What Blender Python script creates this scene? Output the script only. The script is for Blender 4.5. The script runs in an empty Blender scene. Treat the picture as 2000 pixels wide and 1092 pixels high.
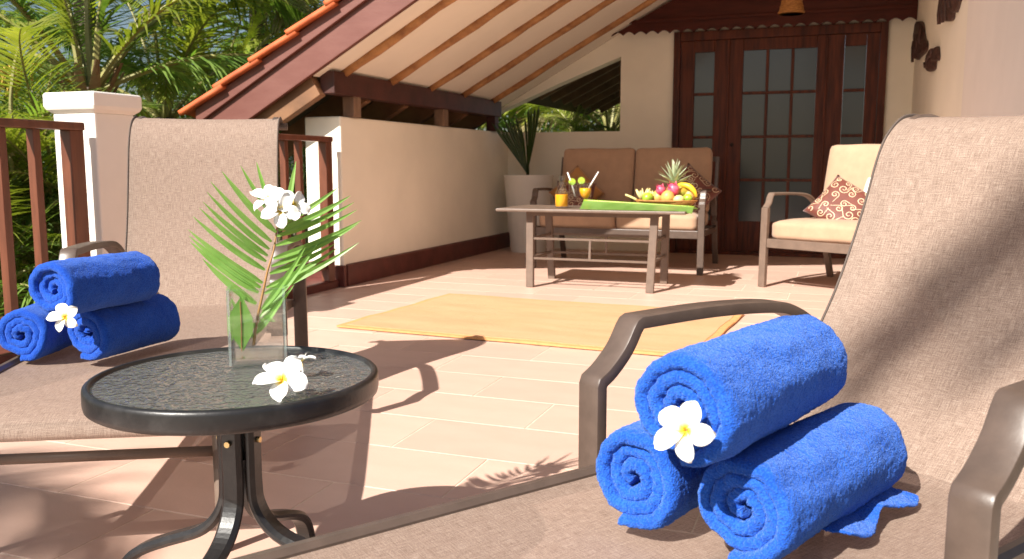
import bpy, bmesh, math, random
from mathutils import Vector, Matrix, noise
R = math.radians
random.seed(7)
scene = bpy.context.scene
COL = scene.collection

# ------------------------------------------------------------------ camera
CAM_H, FPX, PITCH, YAW = 0.83, 1717.7, 0.128862, 0.3562347
cd = bpy.data.cameras.new('camera'); cam = bpy.data.objects.new('camera', cd); COL.objects.link(cam)
cd.sensor_width = 36.0; cd.lens = FPX / 2000 * 36.0; cd.clip_start = 0.05; cd.clip_end = 2000
cam.location = (0, 0, CAM_H); cam.rotation_euler = (math.pi / 2 - PITCH, 0, YAW)
cd.dof.use_dof = True; cd.dof.focus_distance = 1.9; cd.dof.aperture_fstop = 9.0
scene.camera = cam
# ------------------------------------------------------------------ light
KX, KY = 0.37, 1.07                                   # shadow offset per metre of height
SUN_EL = math.atan2(1.0, math.hypot(KX, KY))
w = bpy.data.worlds.new('World'); scene.world = w; w.use_nodes = True
nt = w.node_tree; bg = nt.nodes['Background']; sk = nt.nodes.new('ShaderNodeTexSky')
sk.sky_type = 'NISHITA'; sk.sun_disc = False; sk.sun_elevation = SUN_EL
sk.sun_rotation = math.atan2(-KX, -KY); sk.dust_density = 2.0; sk.air_density = 1.0
nt.links.new(sk.outputs[0], bg.inputs[0]); bg.inputs[1].default_value = 0.054
sd = bpy.data.lights.new('sun', 'SUN'); sun = bpy.data.objects.new('sun', sd); COL.objects.link(sun)
sd.energy = 5.0; sd.angle = R(0.55); sd.color = (1.0, 0.95, 0.87)
sun.rotation_euler = Vector((KX, KY, -1)).to_track_quat('-Z', 'Y').to_euler(); sun.location = (-6, -12, 12)
scene.view_settings.view_transform = 'Standard'; scene.view_settings.look = 'None'
scene.view_settings.gamma = 1.0; scene.view_settings.exposure = 0.98
scene.cycles.max_bounces = 10; scene.cycles.transparent_max_bounces = 24; scene.cycles.use_denoising = True
scene.cycles.sample_clamp_indirect = 6.0

# ------------------------------------------------------------------ helpers
_F = Vector((-math.sin(YAW) * math.cos(PITCH), math.cos(YAW) * math.cos(PITCH), -math.sin(PITCH)))
_R = Vector((math.cos(YAW), math.sin(YAW), 0)); _D = _F.cross(_R); _C = Vector((0, 0, CAM_H))
def ray(px, py): return _F * FPX + _R * (px - 1000) + _D * (py - 546)
def onx(px, py, X): d = ray(px, py); return _C + d * (X / d.x)
def ony(px, py, Y): d = ray(px, py); return _C + d * (Y / d.y)
def onz(px, py, Z): d = ray(px, py); return _C + d * ((Z - CAM_H) / d.z)
def ondepth(px, py, t): d = ray(px, py); return _C + d * (t / FPX)

class MB:
    def __init__(s): s.v = []; s.f = []; s.uv = None
    def add(s, vs, fs):
        o = len(s.v); s.v += [tuple(x) for x in vs]; s.f += [tuple(i + o for i in f) for f in fs]; return s
    def box(s, lo, hi, mat=None):
        x0, y0, z0 = lo; x1, y1, z1 = hi
        vs = [Vector(p) for p in ((x0,y0,z0),(x1,y0,z0),(x1,y1,z0),(x0,y1,z0),(x0,y0,z1),(x1,y0,z1),(x1,y1,z1),(x0,y1,z1))]
        if mat is not None: vs = [mat @ p for p in vs]
        return s.add(vs, [(3,2,1,0),(4,5,6,7),(0,1,5,4),(1,2,6,5),(2,3,7,6),(3,0,4,7)])
    def beam(s, a, b, wx, wz, up=(0, 0, 1)):           # rectangular bar from a to b
        a = Vector(a); b = Vector(b); t = (b - a).normalized(); u = Vector(up)
        r = t.cross(u).normalized() * wx / 2; u = r.cross(t).normalized() * wz / 2
        vs = [p + q for p in (a, b) for q in (-r - u, r - u, r + u, -r + u)]
        return s.add(vs, [(3,2,1,0),(4,5,6,7),(0,1,5,4),(1,2,6,5),(2,3,7,6),(3,0,4,7)])
    def tube(s, path, r, n=10, cap=True):
        P = [Vector(p) for p in path]; m = len(P); rr = r if hasattr(r, '__len__') else [r] * m
        t0 = (P[1] - P[0]).normalized(); ref = Vector((0, 0, 1)) if abs(t0.z) < .9 else Vector((1, 0, 0))
        nrm = t0.cross(ref).normalized(); vs = []
        for i in range(m):
            t = (P[min(i + 1, m - 1)] - P[max(i - 1, 0)]).normalized()
            nrm = (nrm - t * nrm.dot(t)).normalized(); b = t.cross(nrm)
            for k in range(n):
                a = 2 * math.pi * k / n; vs.append(P[i] + (nrm * math.cos(a) + b * math.sin(a)) * rr[i])
        fs = [(i*n+k, i*n+(k+1) % n, (i+1)*n+(k+1) % n, (i+1)*n+k) for i in range(m-1) for k in range(n)]
        if cap: fs += [tuple(range(n - 1, -1, -1)), tuple((m-1)*n+k for k in range(n))]
        return s.add(vs, fs)
    def sweep(s, path, sec, bn):                        # planar path, section (along bn, along normal)
        P = [Vector(p) for p in path]; m = len(P); n = len(sec); bn = Vector(bn); vs = []
        for i in range(m):
            t1 = (P[i] - P[i-1]).normalized() if i else (P[1] - P[0]).normalized()
            t2 = (P[i+1] - P[i]).normalized() if i < m - 1 else t1
            t = (t1 + t2).normalized(); nn = bn.cross(t).normalized()
            sc = 1 / max(.5, t.dot(t2))
            for x, y in sec: vs.append(P[i] + bn * x + nn * y * sc)
        fs = [(i*n+k, i*n+(k+1) % n, (i+1)*n+(k+1) % n, (i+1)*n+k) for i in range(m-1) for k in range(n)]
        fs += [tuple(range(n - 1, -1, -1)), tuple((m-1)*n+k for k in range(n))]
        return s.add(vs, fs)
    def lathe(s, prof, n=24, c=(0, 0, 0), jit=None):
        vs = []; m = len(prof); c = Vector(c)
        for (r, z) in prof:
            for k in range(n):
                a = 2 * math.pi * k / n; vs.append(c + Vector((r * math.cos(a), r * math.sin(a), z)))
        fs = [(i*n+k, i*n+(k+1) % n, (i+1)*n+(k+1) % n, (i+1)*n+k) for i in range(m-1) for k in range(n)]
        if prof[0][0] > 1e-5: fs.append(tuple(range(n - 1, -1, -1)))
        if prof[-1][0] > 1e-5: fs.append(tuple((m-1)*n+k for k in range(n)))
        return s.add(vs, fs)
    def prism(s, poly, d):                              # planar polygon (3d points) extruded by d
        n = len(poly); P = [Vector(p) for p in poly]; d = Vector(d)
        fs = [tuple(range(n - 1, -1, -1)), tuple(range(n, 2 * n))] + [(k, (k+1) % n, n+(k+1) % n, n+k) for k in range(n)]
        return s.add(P + [p + d for p in P], fs)
    def grid(s, rows):                                  # rows of points
        m = len(rows); n = len(rows[0]); vs = [p for r in rows for p in r]
        return s.add(vs, [(i*n+k, i*n+k+1, (i+1)*n+k+1, (i+1)*n+k) for i in range(m-1) for k in range(n-1)])
    def mesh(s, name, mat, smooth=False, fix=True):
        me = bpy.data.meshes.new(name); me.from_pydata([tuple(p) for p in s.v], [], s.f)
        if fix:
            bm = bmesh.new(); bm.from_mesh(me); bmesh.ops.remove_doubles(bm, verts=bm.verts, dist=1e-6)
            bmesh.ops.recalc_face_normals(bm, faces=bm.faces); bm.to_mesh(me); bm.free()
        if smooth: me.polygons.foreach_set('use_smooth', [True] * len(me.polygons))
        if mat: me.materials.append(mat)
        me.update(); return me
    def build(s, name, mat, parent=None, smooth=False, bevel=0, fix=True, loc=None):
        return link(name, s.mesh(name, mat, smooth, fix), parent, bevel, loc)

def link(name, me, parent=None, bevel=0, loc=None, rot=None, scl=None):
    o = bpy.data.objects.new(name, me); COL.objects.link(o)
    if parent: o.parent = parent
    if loc is not None: o.location = loc
    if rot is not None: o.rotation_euler = rot
    if scl is not None: o.scale = (scl,) * 3 if isinstance(scl, (int, float)) else scl
    if bevel:
        b = o.modifiers.new('bevel', 'BEVEL'); b.width = bevel; b.segments = 2; b.limit_method = 'ANGLE'; b.angle_limit = R(40)
    return o
def tag(o, label=None, cat=None, group=None, kind=None):
    if label: o['label'] = label
    if cat: o['category'] = cat
    if group: o['group'] = group
    if kind: o['kind'] = kind
    return o
def empty(name, loc=(0, 0, 0), rz=0):
    o = bpy.data.objects.new(name, None); COL.objects.link(o); o.location = loc; o.rotation_euler = (0, 0, rz)
    o.empty_display_size = .1; return o
def smooth_path(P, k=6):
    P = [Vector(p) for p in P]; out = []
    for i in range(len(P) - 1):
        a = P[max(i-1, 0)]; b = P[i]; c = P[i+1]; d = P[min(i+2, len(P)-1)]
        for j in range(k):
            t = j / k
            out.append(.5 * ((2*b) + (c-a)*t + (2*a-5*b+4*c-d)*t*t + (3*b-a-3*c+d)*t**3))
    out.append(P[-1]); return out
def rsec(wx, wy, r=.3):                                  # rounded rectangle section
    q = min(wx, wy) * r; a, b = wx / 2, wy / 2
    return [(-a+q,-b),(a-q,-b),(a,-b+q),(a,b-q),(a-q,b),(-a+q,b),(-a,b-q),(-a,-b+q)]

# ------------------------------------------------------------------ materials
def mat(name, col, rough=.6, var=.0, vscale=6, bump=0, bscale=60, metal=0, spec=.5, col2=None, coord='Object', stretch=None,
        sheen=0, rnd=0, detail=4, coat=0, fac_lo=.35, fac_hi=.65, bdist=.004):
    m = bpy.data.materials.new(name); m.use_nodes = True; t = m.node_tree; N = t.nodes; L = t.links
    p = N['Principled BSDF']; p.inputs['Roughness'].default_value = rough; p.inputs['Metallic'].default_value = metal
    p.inputs['Specular IOR Level'].default_value = spec
    p.inputs['Base Color'].default_value = (*col, 1)
    if sheen: p.inputs['Sheen Weight'].default_value = sheen; p.inputs['Sheen Roughness'].default_value = .5
    if coat: p.inputs['Coat Weight'].default_value = coat; p.inputs['Coat Roughness'].default_value = .15
    tc = N.new('ShaderNodeTexCoord'); mp = N.new('ShaderNodeMapping'); L.new(tc.outputs[coord], mp.inputs[0])
    if stretch: mp.inputs['Scale'].default_value = stretch
    last = None
    if var or col2:
        n = N.new('ShaderNodeTexNoise'); n.inputs['Scale'].default_value = vscale; n.inputs['Detail'].default_value = detail
        n.inputs['Roughness'].default_value = .6; L.new(mp.outputs[0], n.inputs[0])
        rp = N.new('ShaderNodeValToRGB'); L.new(n.outputs[0], rp.inputs[0])
        rp.color_ramp.elements[0].position = fac_lo; rp.color_ramp.elements[1].position = fac_hi
        c2 = col2 or tuple(min(1, c * (1 + var)) for c in col); c1 = col if col2 else tuple(c * (1 - var) for c in col)
        rp.color_ramp.elements[0].color = (*c1, 1); rp.color_ramp.elements[1].color = (*c2, 1)
        last = rp.outputs[0]
    if rnd:
        oi = N.new('ShaderNodeObjectInfo'); mr = N.new('ShaderNodeMapRange'); L.new(oi.outputs['Random'], mr.inputs[0])
        mr.inputs['To Min'].default_value = 1 - rnd; mr.inputs['To Max'].default_value = 1 + rnd
        h = N.new('ShaderNodeHueSaturation'); L.new(mr.outputs[0], h.inputs['Value'])
        if last: L.new(last, h.inputs['Color'])
        else: h.inputs['Color'].default_value = (*col, 1)
        last = h.outputs[0]
    if last: L.new(last, p.inputs['Base Color'])
    if bump:
        n2 = N.new('ShaderNodeTexNoise'); n2.inputs['Scale'].default_value = bscale; n2.inputs['Detail'].default_value = 5
        L.new(mp.outputs[0], n2.inputs[0]); b = N.new('ShaderNodeBump'); b.inputs['Strength'].default_value = bump
        b.inputs['Distance'].default_value = bdist; L.new(n2.outputs[0], b.inputs['Height']); L.new(b.outputs[0], p.inputs['Normal'])
    return m
def leafmat(name, col, col2, trans=.35, rough=.45, vscale=3, rnd=.15):
    m = mat(name, col, rough, col2=col2, vscale=vscale, rnd=rnd, spec=.5)
    t = m.node_tree; N = t.nodes; L = t.links; p = N['Principled BSDF']; out = N['Material Output']
    tr = N.new('ShaderNodeBsdfTranslucent'); mx = N.new('ShaderNodeMixShader'); mx.inputs[0].default_value = trans
    src = p.inputs['Base Color'].links[0].from_socket
    g = N.new('ShaderNodeMix'); g.data_type = 'RGBA'; g.blend_type = 'MULTIPLY'; g.inputs[0].default_value = 1
    g.inputs[7].default_value = (1.25, 1.3, .55, 1); L.new(src, g.inputs[6])
    L.new(g.outputs[2], tr.inputs[0]); L.new(p.outputs[0], mx.inputs[1]); L.new(tr.outputs[0], mx.inputs[2]); L.new(mx.outputs[0], out.inputs[0])
    return m
def clearmat(name, tint, rough=.02, bump=0, bscale=50, refl=.9, ior=1.5, diff=None, dfac=0, distort=False, bdist=.004):
    # thin clear glass: lets light straight through, reflects by Fresnel
    m = bpy.data.materials.new(name); m.use_nodes = True; t = m.node_tree; N = t.nodes; L = t.links
    N.remove(N['Principled BSDF']); out = N['Material Output']
    tr = N.new('ShaderNodeBsdfTransparent'); tr.inputs[0].default_value = (*tint, 1)
    gl = N.new('ShaderNodeBsdfGlossy'); gl.inputs['Roughness'].default_value = rough; gl.inputs[0].default_value = (refl, refl, refl, 1)
    fr = N.new('ShaderNodeLayerWeight'); pw_ = N.new('ShaderNodeMath'); pw_.operation = 'POWER'; pw_.inputs[1].default_value = 4.0; L.new(fr.outputs['Facing'], pw_.inputs[0])
    f0 = ((ior - 1) / (ior + 1)) ** 2; ma = N.new('ShaderNodeMath'); ma.operation = 'MULTIPLY_ADD'; ma.inputs[1].default_value = .9 - f0; ma.inputs[2].default_value = f0; L.new(pw_.outputs[0], ma.inputs[0])
    mx = N.new('ShaderNodeMixShader'); L.new(ma.outputs[0], mx.inputs[0]); L.new(gl.outputs[0], mx.inputs[2])
    base = tr.outputs[0]
    if dfac:
        d = N.new('ShaderNodeBsdfDiffuse'); d.inputs[0].default_value = (*diff, 1); m2 = N.new('ShaderNodeMixShader'); m2.inputs[0].default_value = dfac
        L.new(base, m2.inputs[1]); L.new(d.outputs[0], m2.inputs[2]); base = m2.outputs[0]
    if bump:
        tc = N.new('ShaderNodeTexCoord'); n = N.new('ShaderNodeTexVoronoi'); n.feature = 'SMOOTH_F1'; n.inputs['Scale'].default_value = bscale
        n0 = N.new('ShaderNodeTexNoise'); n0.inputs['Scale'].default_value = bscale * .6
        L.new(tc.outputs['Object'], n0.inputs[0]); ad = N.new('ShaderNodeMix'); ad.data_type = 'RGBA'; ad.inputs[0].default_value = .06
        L.new(tc.outputs['Object'], ad.inputs[6]); L.new(n0.outputs['Color'], ad.inputs[7]); L.new(ad.outputs[2], n.inputs[0])
        b = N.new('ShaderNodeBump'); b.inputs['Strength'].default_value = bump; b.inputs['Distance'].default_value = bdist
        L.new(n.outputs[0], b.inputs['Height']); L.new(b.outputs[0], gl.inputs['Normal']); L.new(b.outputs[0], fr.inputs['Normal'])
    L.new(base, mx.inputs[1]); L.new(mx.outputs[0], out.inputs[0]); return m

M = {}
M['tile'] = mat('tile', (.565, .37, .29), .42, col2=(.625, .42, .335), vscale=4.0, rnd=.06, bump=.12, bscale=90, stretch=(1, 2.2, 1), fac_lo=.25, fac_hi=.75)
M['grout'] = mat('grout', (.66, .51, .40), .9, var=.14, vscale=30)
M['cream'] = mat('cream_wall', (.92, .86, .73), .85, var=.04, vscale=1.6, bump=.3, bscale=16)
M['white'] = mat('white_wall', (.86, .80, .73), .85, var=.03, vscale=3, bump=.2, bscale=40)
M['ceiling'] = mat('ceiling_board', (.91, .84, .73), .8, var=.03, vscale=1.5)
M['redpaint'] = mat('red_brown_paint', (.115, .028, .02), .5, var=.25, vscale=7, bump=.2, bscale=30)
M['barge'] = mat('barge_paint', (.14, .046, .034), .5, col2=(.17, .064, .049), vscale=3, stretch=(1, 1, 3), bump=.15, bscale=25)
M['beam'] = mat('dark_beam', (.07, .02, .014), .55, var=.3, vscale=6, bump=.2)
M['rail'] = mat('rail_wood', (.17, .055, .028), .42, col2=(.11, .035, .018), vscale=5, stretch=(6, 6, .8), bump=.15, bscale=40, coat=.15)
M['pole'] = mat('pole_wood', (.45, .22, .08), .55, col2=(.24, .095, .032), vscale=9, bump=.5, bscale=25, rnd=.1, fac_lo=.4, fac_hi=.7)
M['rafter'] = mat('rafter_wood', (.23, .11, .05), .65, col2=(.14, .065, .03), vscale=4, bump=.3, bscale=30)
M['soffit'] = mat('soffit_wood', (.06, .028, .016), .8, var=.3, vscale=6)
M['post'] = mat('raw_post', (.26, .16, .10), .7, col2=(.17, .10, .065), vscale=5, bump=.3, stretch=(4, 4, 1))
M['clay'] = mat('clay_tile', (.56, .125, .03), .7, col2=(.42, .085, .025), vscale=8, rnd=.14, bump=.3, bscale=50)
M['door'] = mat('door_wood', (.13, .030, .011), .5, col2=(.045, .010, .005), vscale=4, stretch=(7, 7, .6), bump=.12, bscale=20, spec=.3)
M['valance'] = mat('valance_wood', (.07, .014, .008), .6, spec=.25, var=.2, vscale=4, stretch=(1, 4, 8), bump=.1)
M['pane'] = mat('frosted_pane', (.05, .062, .072), .14, spec=.5)
M['metal'] = mat('bronze_metal', (.092, .064, .05), .38, var=.12, vscale=25, spec=.5, bump=.05, bscale=150)
M['metalb'] = mat('brown_metal', (.15, .105, .08), .45, var=.1, vscale=20, spec=.4)
M['black'] = mat('black_metal', (.014, .013, .013), .36, col2=(.034, .032, .031), vscale=22, spec=.5, bump=.08, bscale=140, fac_lo=.5, fac_hi=.8)
M['brass'] = mat('brass_bolt', (.6, .45, .22), .35, metal=1)
M['cushion'] = mat('tan_cushion', (.42, .265, .17), .85, var=.06, vscale=12, bump=.2, bscale=220, sheen=.2)
M['pillow'] = mat('brown_pillow', (.13, .028, .016), .6, var=.12, vscale=20, bump=.15, bscale=180, sheen=.2)
M['swirl'] = mat('cream_thread', (.70, .55, .36), .55, var=.08, vscale=40)
M['tanp'] = mat('golden_pillow', (.42, .20, .06), .6, var=.08, vscale=15, sheen=.2)
M['whitep'] = mat('white_pillow', (.8, .77, .72), .8)
M['rug'] = mat('straw_rug', (.53, .285, .145), .8, col2=(.57, .325, .175), vscale=5, bump=.7, bscale=130, stretch=(.35, 1.6, 1))
M['rugedge'] = mat('rug_border', (.60, .29, .11), .8, var=.1, vscale=30)
M['pot'] = mat('white_pot', (.88, .85, .78), .45, var=.04, vscale=3)
M['soil'] = mat('soil', (.06, .04, .025), .95, var=.4, vscale=40, bump=.5)
M['wicker'] = mat('wicker', (.50, .23, .06), .7, col2=(.28, .11, .025), vscale=40, stretch=(1, 1, 3), bump=.6, bscale=60)
M['carve'] = mat('dark_carving', (.055, .02, .014), .6, var=.4, vscale=14, bump=.5, bscale=40)
M['petal'] = None
M['palm'] = leafmat('palm_leaf', (.09, .185, .03), (.24, .33, .09), .45, rnd=.4, rough=.30)
M['palmy'] = leafmat('palm_leaf_yellow', (.20, .27, .03), (.32, .34, .07), .42, rnd=.25, rough=.38)
M['palmd'] = leafmat('palm_leaf_dry', (.28, .23, .11), (.42, .35, .19), .3, rnd=.2)
M['stalk'] = mat('palm_stalk', (.24, .22, .07), .55, var=.2, vscale=8)
M['trunk'] = mat('palm_trunk', (.17, .13, .095), .9, col2=(.10, .075, .055), vscale=6, stretch=(1, 1, 5), bump=.6, bscale=12)
M['bract'] = mat('fruit_stalk', (.62, .42, .07), .55, var=.15, vscale=12)
M['boot'] = mat('leaf_base', (.20, .10, .05), .8, col2=(.32, .21, .10), vscale=6, bump=.4)
M['bush'] = leafmat('bush_leaf', (.06, .13, .018), (.17, .26, .04), .35, rnd=.2, vscale=8)
M['sprout'] = leafmat('sprout_leaf', (.018, .045, .006), (.03, .065, .01), .15, rough=.3)
M['frond'] = leafmat('cut_frond_leaf', (.17, .35, .06), (.25, .44, .11), .42, rough=.35, vscale=14, rnd=0)
M['rachis'] = mat('frond_rachis', (.30, .15, .045), .5, var=.2, vscale=30)
M['banana'] = leafmat('banana_leaf', (.13, .25, .045), (.19, .33, .08), .25, rough=.3, vscale=8, rnd=0)
M['glass'] = clearmat('clear_glass', (.965, .98, .975), .0, ior=1.45)
M['glassedge'] = clearmat('glass_edge', (.94, .97, .96), .02, ior=1.6, diff=(.85, .93, .92), dfac=.07)
M['water'] = clearmat('water', (.94, .97, .96), .0, ior=1.33)
M['tableglass'] = clearmat('pattern_glass', (.86, .87, .84), .03, bump=.9, bscale=64, ior=2.0, diff=(.66, .65, .61), dfac=.15, bdist=.006)
def refract(m, ior, fac):
    t = m.node_tree; N = t.nodes; L = t.links; out = N['Material Output']; src = out.inputs[0].links[0].from_socket
    g_ = N.new('ShaderNodeBsdfGlass'); g_.inputs['IOR'].default_value = ior; g_.inputs['Roughness'].default_value = 0; g_.inputs[0].default_value = (.97, .99, .985, 1)
    mx = N.new('ShaderNodeMixShader'); mx.inputs[0].default_value = fac; L.new(src, mx.inputs[1]); L.new(g_.outputs[0], mx.inputs[2]); L.new(mx.outputs[0], out.inputs[0]); return m
M['vaseglass'] = refract(clearmat('vase_glass', (.985, .995, .99), .0, ior=1.5), 1.45, .12)
M['vasewater'] = refract(clearmat('vase_water', (.985, .995, .99), .0, ior=1.33), 1.33, .15)
M['juice'] = mat('orange_juice', (.85, .38, .01), .25, spec=.5)
M['straw'] = mat('straw', (.75, .72, .68), .35)
M['lime'] = mat('lime_skin', (.33, .42, .03), .35, col2=(.20, .34, .03), vscale=20)
M['limeflesh'] = mat('lime_flesh', (.70, .68, .36), .3, var=.1, vscale=60)
M['mango'] = mat('mango_skin', (.55, .28, .03), .4, col2=(.28, .33, .04), vscale=18)
M['papaya'] = mat('papaya_skin', (.62, .26, .09), .45, col2=(.62, .40, .10), vscale=16)
M['banana_f'] = mat('banana_skin', (.70, .48, .03), .45, var=.1, vscale=20)
M['pink'] = mat('dragonfruit_skin', (.62, .025, .12), .4, col2=(.75, .16, .22), vscale=25)
M['pine'] = mat('pineapple_skin', (.42, .22, .04), .6, col2=(.24, .15, .03), vscale=30, bump=.6, bscale=60)
M['crown'] = leafmat('pineapple_leaf', (.36, .45, .28), (.50, .56, .38), .15, vscale=20, rnd=0)
M['pulp'] = mat('pale_fruit', (.72, .60, .25), .5, var=.15, vscale=40)
M['cord'] = mat('lamp_cord', (.03, .02, .015), .6)
M['ground'] = mat('garden_ground', (.10, .085, .05), .95, col2=(.06, .09, .025), vscale=.6)
M['binding'] = mat('sling_binding', (.10, .075, .062), .8, var=.1, vscale=60)

def petal_mat():
    m = mat('plumeria_petal', (.86, .85, .80), .5, sheen=.1); t = m.node_tree; N = t.nodes; L = t.links; p = N['Principled BSDF']
    tc = N.new('ShaderNodeTexCoord'); ln = N.new('ShaderNodeVectorMath'); ln.operation = 'LENGTH'; L.new(tc.outputs['Object'], ln.inputs[0])
    rp = N.new('ShaderNodeValToRGB'); L.new(ln.outputs['Value'], rp.inputs[0])
    rp.color_ramp.elements[0].position = .003; rp.color_ramp.elements[0].color = (.80, .50, .01, 1)
    rp.color_ramp.elements[1].position = .0145; rp.color_ramp.elements[1].color = (.88, .87, .82, 1)
    e = rp.color_ramp.elements.new(.0075); e.color = (.84, .64, .06, 1)
    L.new(rp.outputs[0], p.inputs['Base Color']); p.inputs['Subsurface Weight'].default_value = .15; p.inputs['Subsurface Radius'].default_value = (.004, .004, .003)
    return m
M['petal'] = petal_mat()

def sling_mat(nm, tf):
    m = mat(nm, (.30, .205, .15), .75, spec=.3); t = m.node_tree; N = t.nodes; L = t.links; p = N['Principled BSDF']; out = N['Material Output']
    tc = N.new('ShaderNodeTexCoord')
    def streak(sc, scale):
        mp = N.new('ShaderNodeMapping'); mp.inputs['Scale'].default_value = sc; L.new(tc.outputs['UV'], mp.inputs[0])
        n = N.new('ShaderNodeTexNoise'); n.inputs['Scale'].default_value = scale; n.inputs['Detail'].default_value = 3; n.inputs['Roughness'].default_value = .7
        L.new(mp.outputs[0], n.inputs[0]); return n.outputs[0]
    a = streak((1, .05, 1), 640); b = streak((.06, 1, 1), 640); c = streak((1, 1, 1), 520)
    ad = N.new('ShaderNodeMath'); ad.operation = 'ADD'; L.new(a, ad.inputs[0]); L.new(b, ad.inputs[1])
    ad2 = N.new('ShaderNodeMath'); ad2.operation = 'ADD'; L.new(ad.outputs[0], ad2.inputs[0]); L.new(c, ad2.inputs[1])
    dv = N.new('ShaderNodeMath'); dv.operation = 'MULTIPLY'; dv.inputs[1].default_value = .3333; L.new(ad2.outputs[0], dv.inputs[0])
    rp = N.new('ShaderNodeValToRGB'); L.new(dv.outputs[0], rp.inputs[0])
    E = rp.color_ramp.elements; E[0].position = .36; E[0].color = (.095, .068, .057, 1); E[1].position = .60; E[1].color = (.47, .37, .30, 1)
    e = E.new(.43); e.color = (.235, .162, .124, 1); e = E.new(.52); e.color = (.335, .243, .192, 1)
    L.new(rp.outputs[0], p.inputs['Base Color'])
    bm_ = N.new('ShaderNodeBump'); bm_.inputs['Strength'].default_value = .35; bm_.inputs['Distance'].default_value = .002
    L.new(dv.outputs[0], bm_.inputs['Height']); L.new(bm_.outputs[0], p.inputs['Normal'])
    tr = N.new('ShaderNodeBsdfTransparent'); tl = N.new('ShaderNodeBsdfTranslucent'); L.new(rp.outputs[0], tl.inputs[0])
    m1 = N.new('ShaderNodeMixShader'); m1.inputs[0].default_value = .22; L.new(p.outputs[0], m1.inputs[1]); L.new(tl.outputs[0], m1.inputs[2])
    m2 = N.new('ShaderNodeMixShader'); m2.inputs[0].default_value = tf; L.new(m1.outputs[0], m2.inputs[1]); L.new(tr.outputs[0], m2.inputs[2])
    L.new(m2.outputs[0], out.inputs[0]); return m
M['sling'] = sling_mat('woven_sling', .02); M['slingseat'] = sling_mat('woven_seat_sling', .08)

def towel_mat(name, c1, c2):
    m = mat(name, c1, .95, spec=.1, sheen=.35); t = m.node_tree; N = t.nodes; L = t.links; p = N['Principled BSDF']
    p.inputs['Sheen Tint'].default_value = (.35, .55, 1, 1)
    tc = N.new('ShaderNodeTexCoord'); v = N.new('ShaderNodeTexVoronoi'); v.inputs['Scale'].default_value = 420
    n0 = N.new('ShaderNodeTexNoise'); n0.inputs['Scale'].default_value = 380; n0.inputs['Detail'].default_value = 3
    n1 = N.new('ShaderNodeTexNoise'); n1.inputs['Scale'].default_value = 28; n1.inputs['Detail'].default_value = 3
    for q in (v, n0, n1): L.new(tc.outputs['Object'], q.inputs[0])
    ad = N.new('ShaderNodeMath'); ad.operation = 'MULTIPLY_ADD'; ad.inputs[1].default_value = -.8; L.new(v.outputs[0], ad.inputs[0]); L.new(n0.outputs[0], ad.inputs[2])
    mr = N.new('ShaderNodeMath'); mr.operation = 'MULTIPLY_ADD'; mr.inputs[1].default_value = .7; L.new(n1.outputs[0], mr.inputs[0]); L.new(ad.outputs[0], mr.inputs[2])
    rp = N.new('ShaderNodeValToRGB'); L.new(mr.outputs[0], rp.inputs[0])
    rp.color_ramp.elements[0].position = .25; rp.color_ramp.elements[0].color = (*c1, 1); rp.color_ramp.elements[1].position = .75; rp.color_ramp.elements[1].color = (*c2, 1)
    L.new(rp.outputs[0], p.inputs['Base Color'])
    b = N.new('ShaderNodeBump'); b.inputs['Strength'].default_value = .6; b.inputs['Distance'].default_value = .004; L.new(mr.outputs[0], b.inputs['Height']); L.new(b.outputs[0], p.inputs['Normal'])
    return m
M['towel'] = towel_mat('blue_terry', (.010, .070, .41), (.027, .13, .59))
M['towel2'] = towel_mat('deep_blue_terry', (.008, .052, .37), (.020, .10, .53))

# ------------------------------------------------------------------ setting: ground, terrace floor, walls
YB = 8.45; XL = -3.185; XR = .54; ZW = 1.16; SL = .555
def zceil(x): return 1.47 + SL * (x + 3.15)
g = MB(); g.add([(-400, -400, -3.2), (400, -400, -3.2), (400, 400, -3.2), (-400, 400, -3.2)], [(0, 1, 2, 3)])
tag(g.build('ground', M['ground'], fix=False), kind='structure')
fl = MB(); fl.box((-3.45, -1.6, -.3), (1.6, YB + .3, -.0014)); floor = tag(fl.build('terrace_floor', M['grout']), kind='structure')
TW, TD, GR = .624, .312, .0048
def tile_mesh(wd, name='tile'):
    b = MB(); x, y, c = wd / 2, TD / 2 - GR / 2, .0012
    vs = [(-x,-y,-.012),(x,-y,-.012),(x,y,-.012),(-x,y,-.012),(-x,-y,-c),(x,-y,-c),(x,y,-c),(-x,y,-c),(-x+c,-y+c,0),(x-c,-y+c,0),(x-c,y-c,0),(-x+c,y-c,0)]
    b.add(vs, [(0,1,5,4),(1,2,6,5),(2,3,7,6),(3,0,4,7),(4,5,9,8),(5,6,10,9),(6,7,11,10),(7,4,8,11),(8,9,10,11)])
    return b.mesh(name, M['tile'])
TM = tile_mesh(TW - GR); cache = {}
for r_ in range(-9, 21):
    y = 2.245 + TD * (r_ + .5)
    if y - TD / 2 > YB: break
    x0 = -1.22 + (0 if r_ % 2 == 0 else TW / 2); k0 = -4
    for k in range(k0, 4):
        a, b = x0 + k * TW, x0 + (k + 1) * TW
        a2, b2 = max(a, -3.19), min(b, XR + .02)
        if b2 - a2 < .05: continue
        wd = round(b2 - a2 - GR, 3)
        me = TM if b2 - a2 > TW - .002 else cache.setdefault(wd, tile_mesh(wd))
        o = link('tile', me, floor, loc=((a2 + b2) / 2, y, 0)); o.rotation_euler = (random.gauss(0, .0012), random.gauss(0, .0008), 0)
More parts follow.
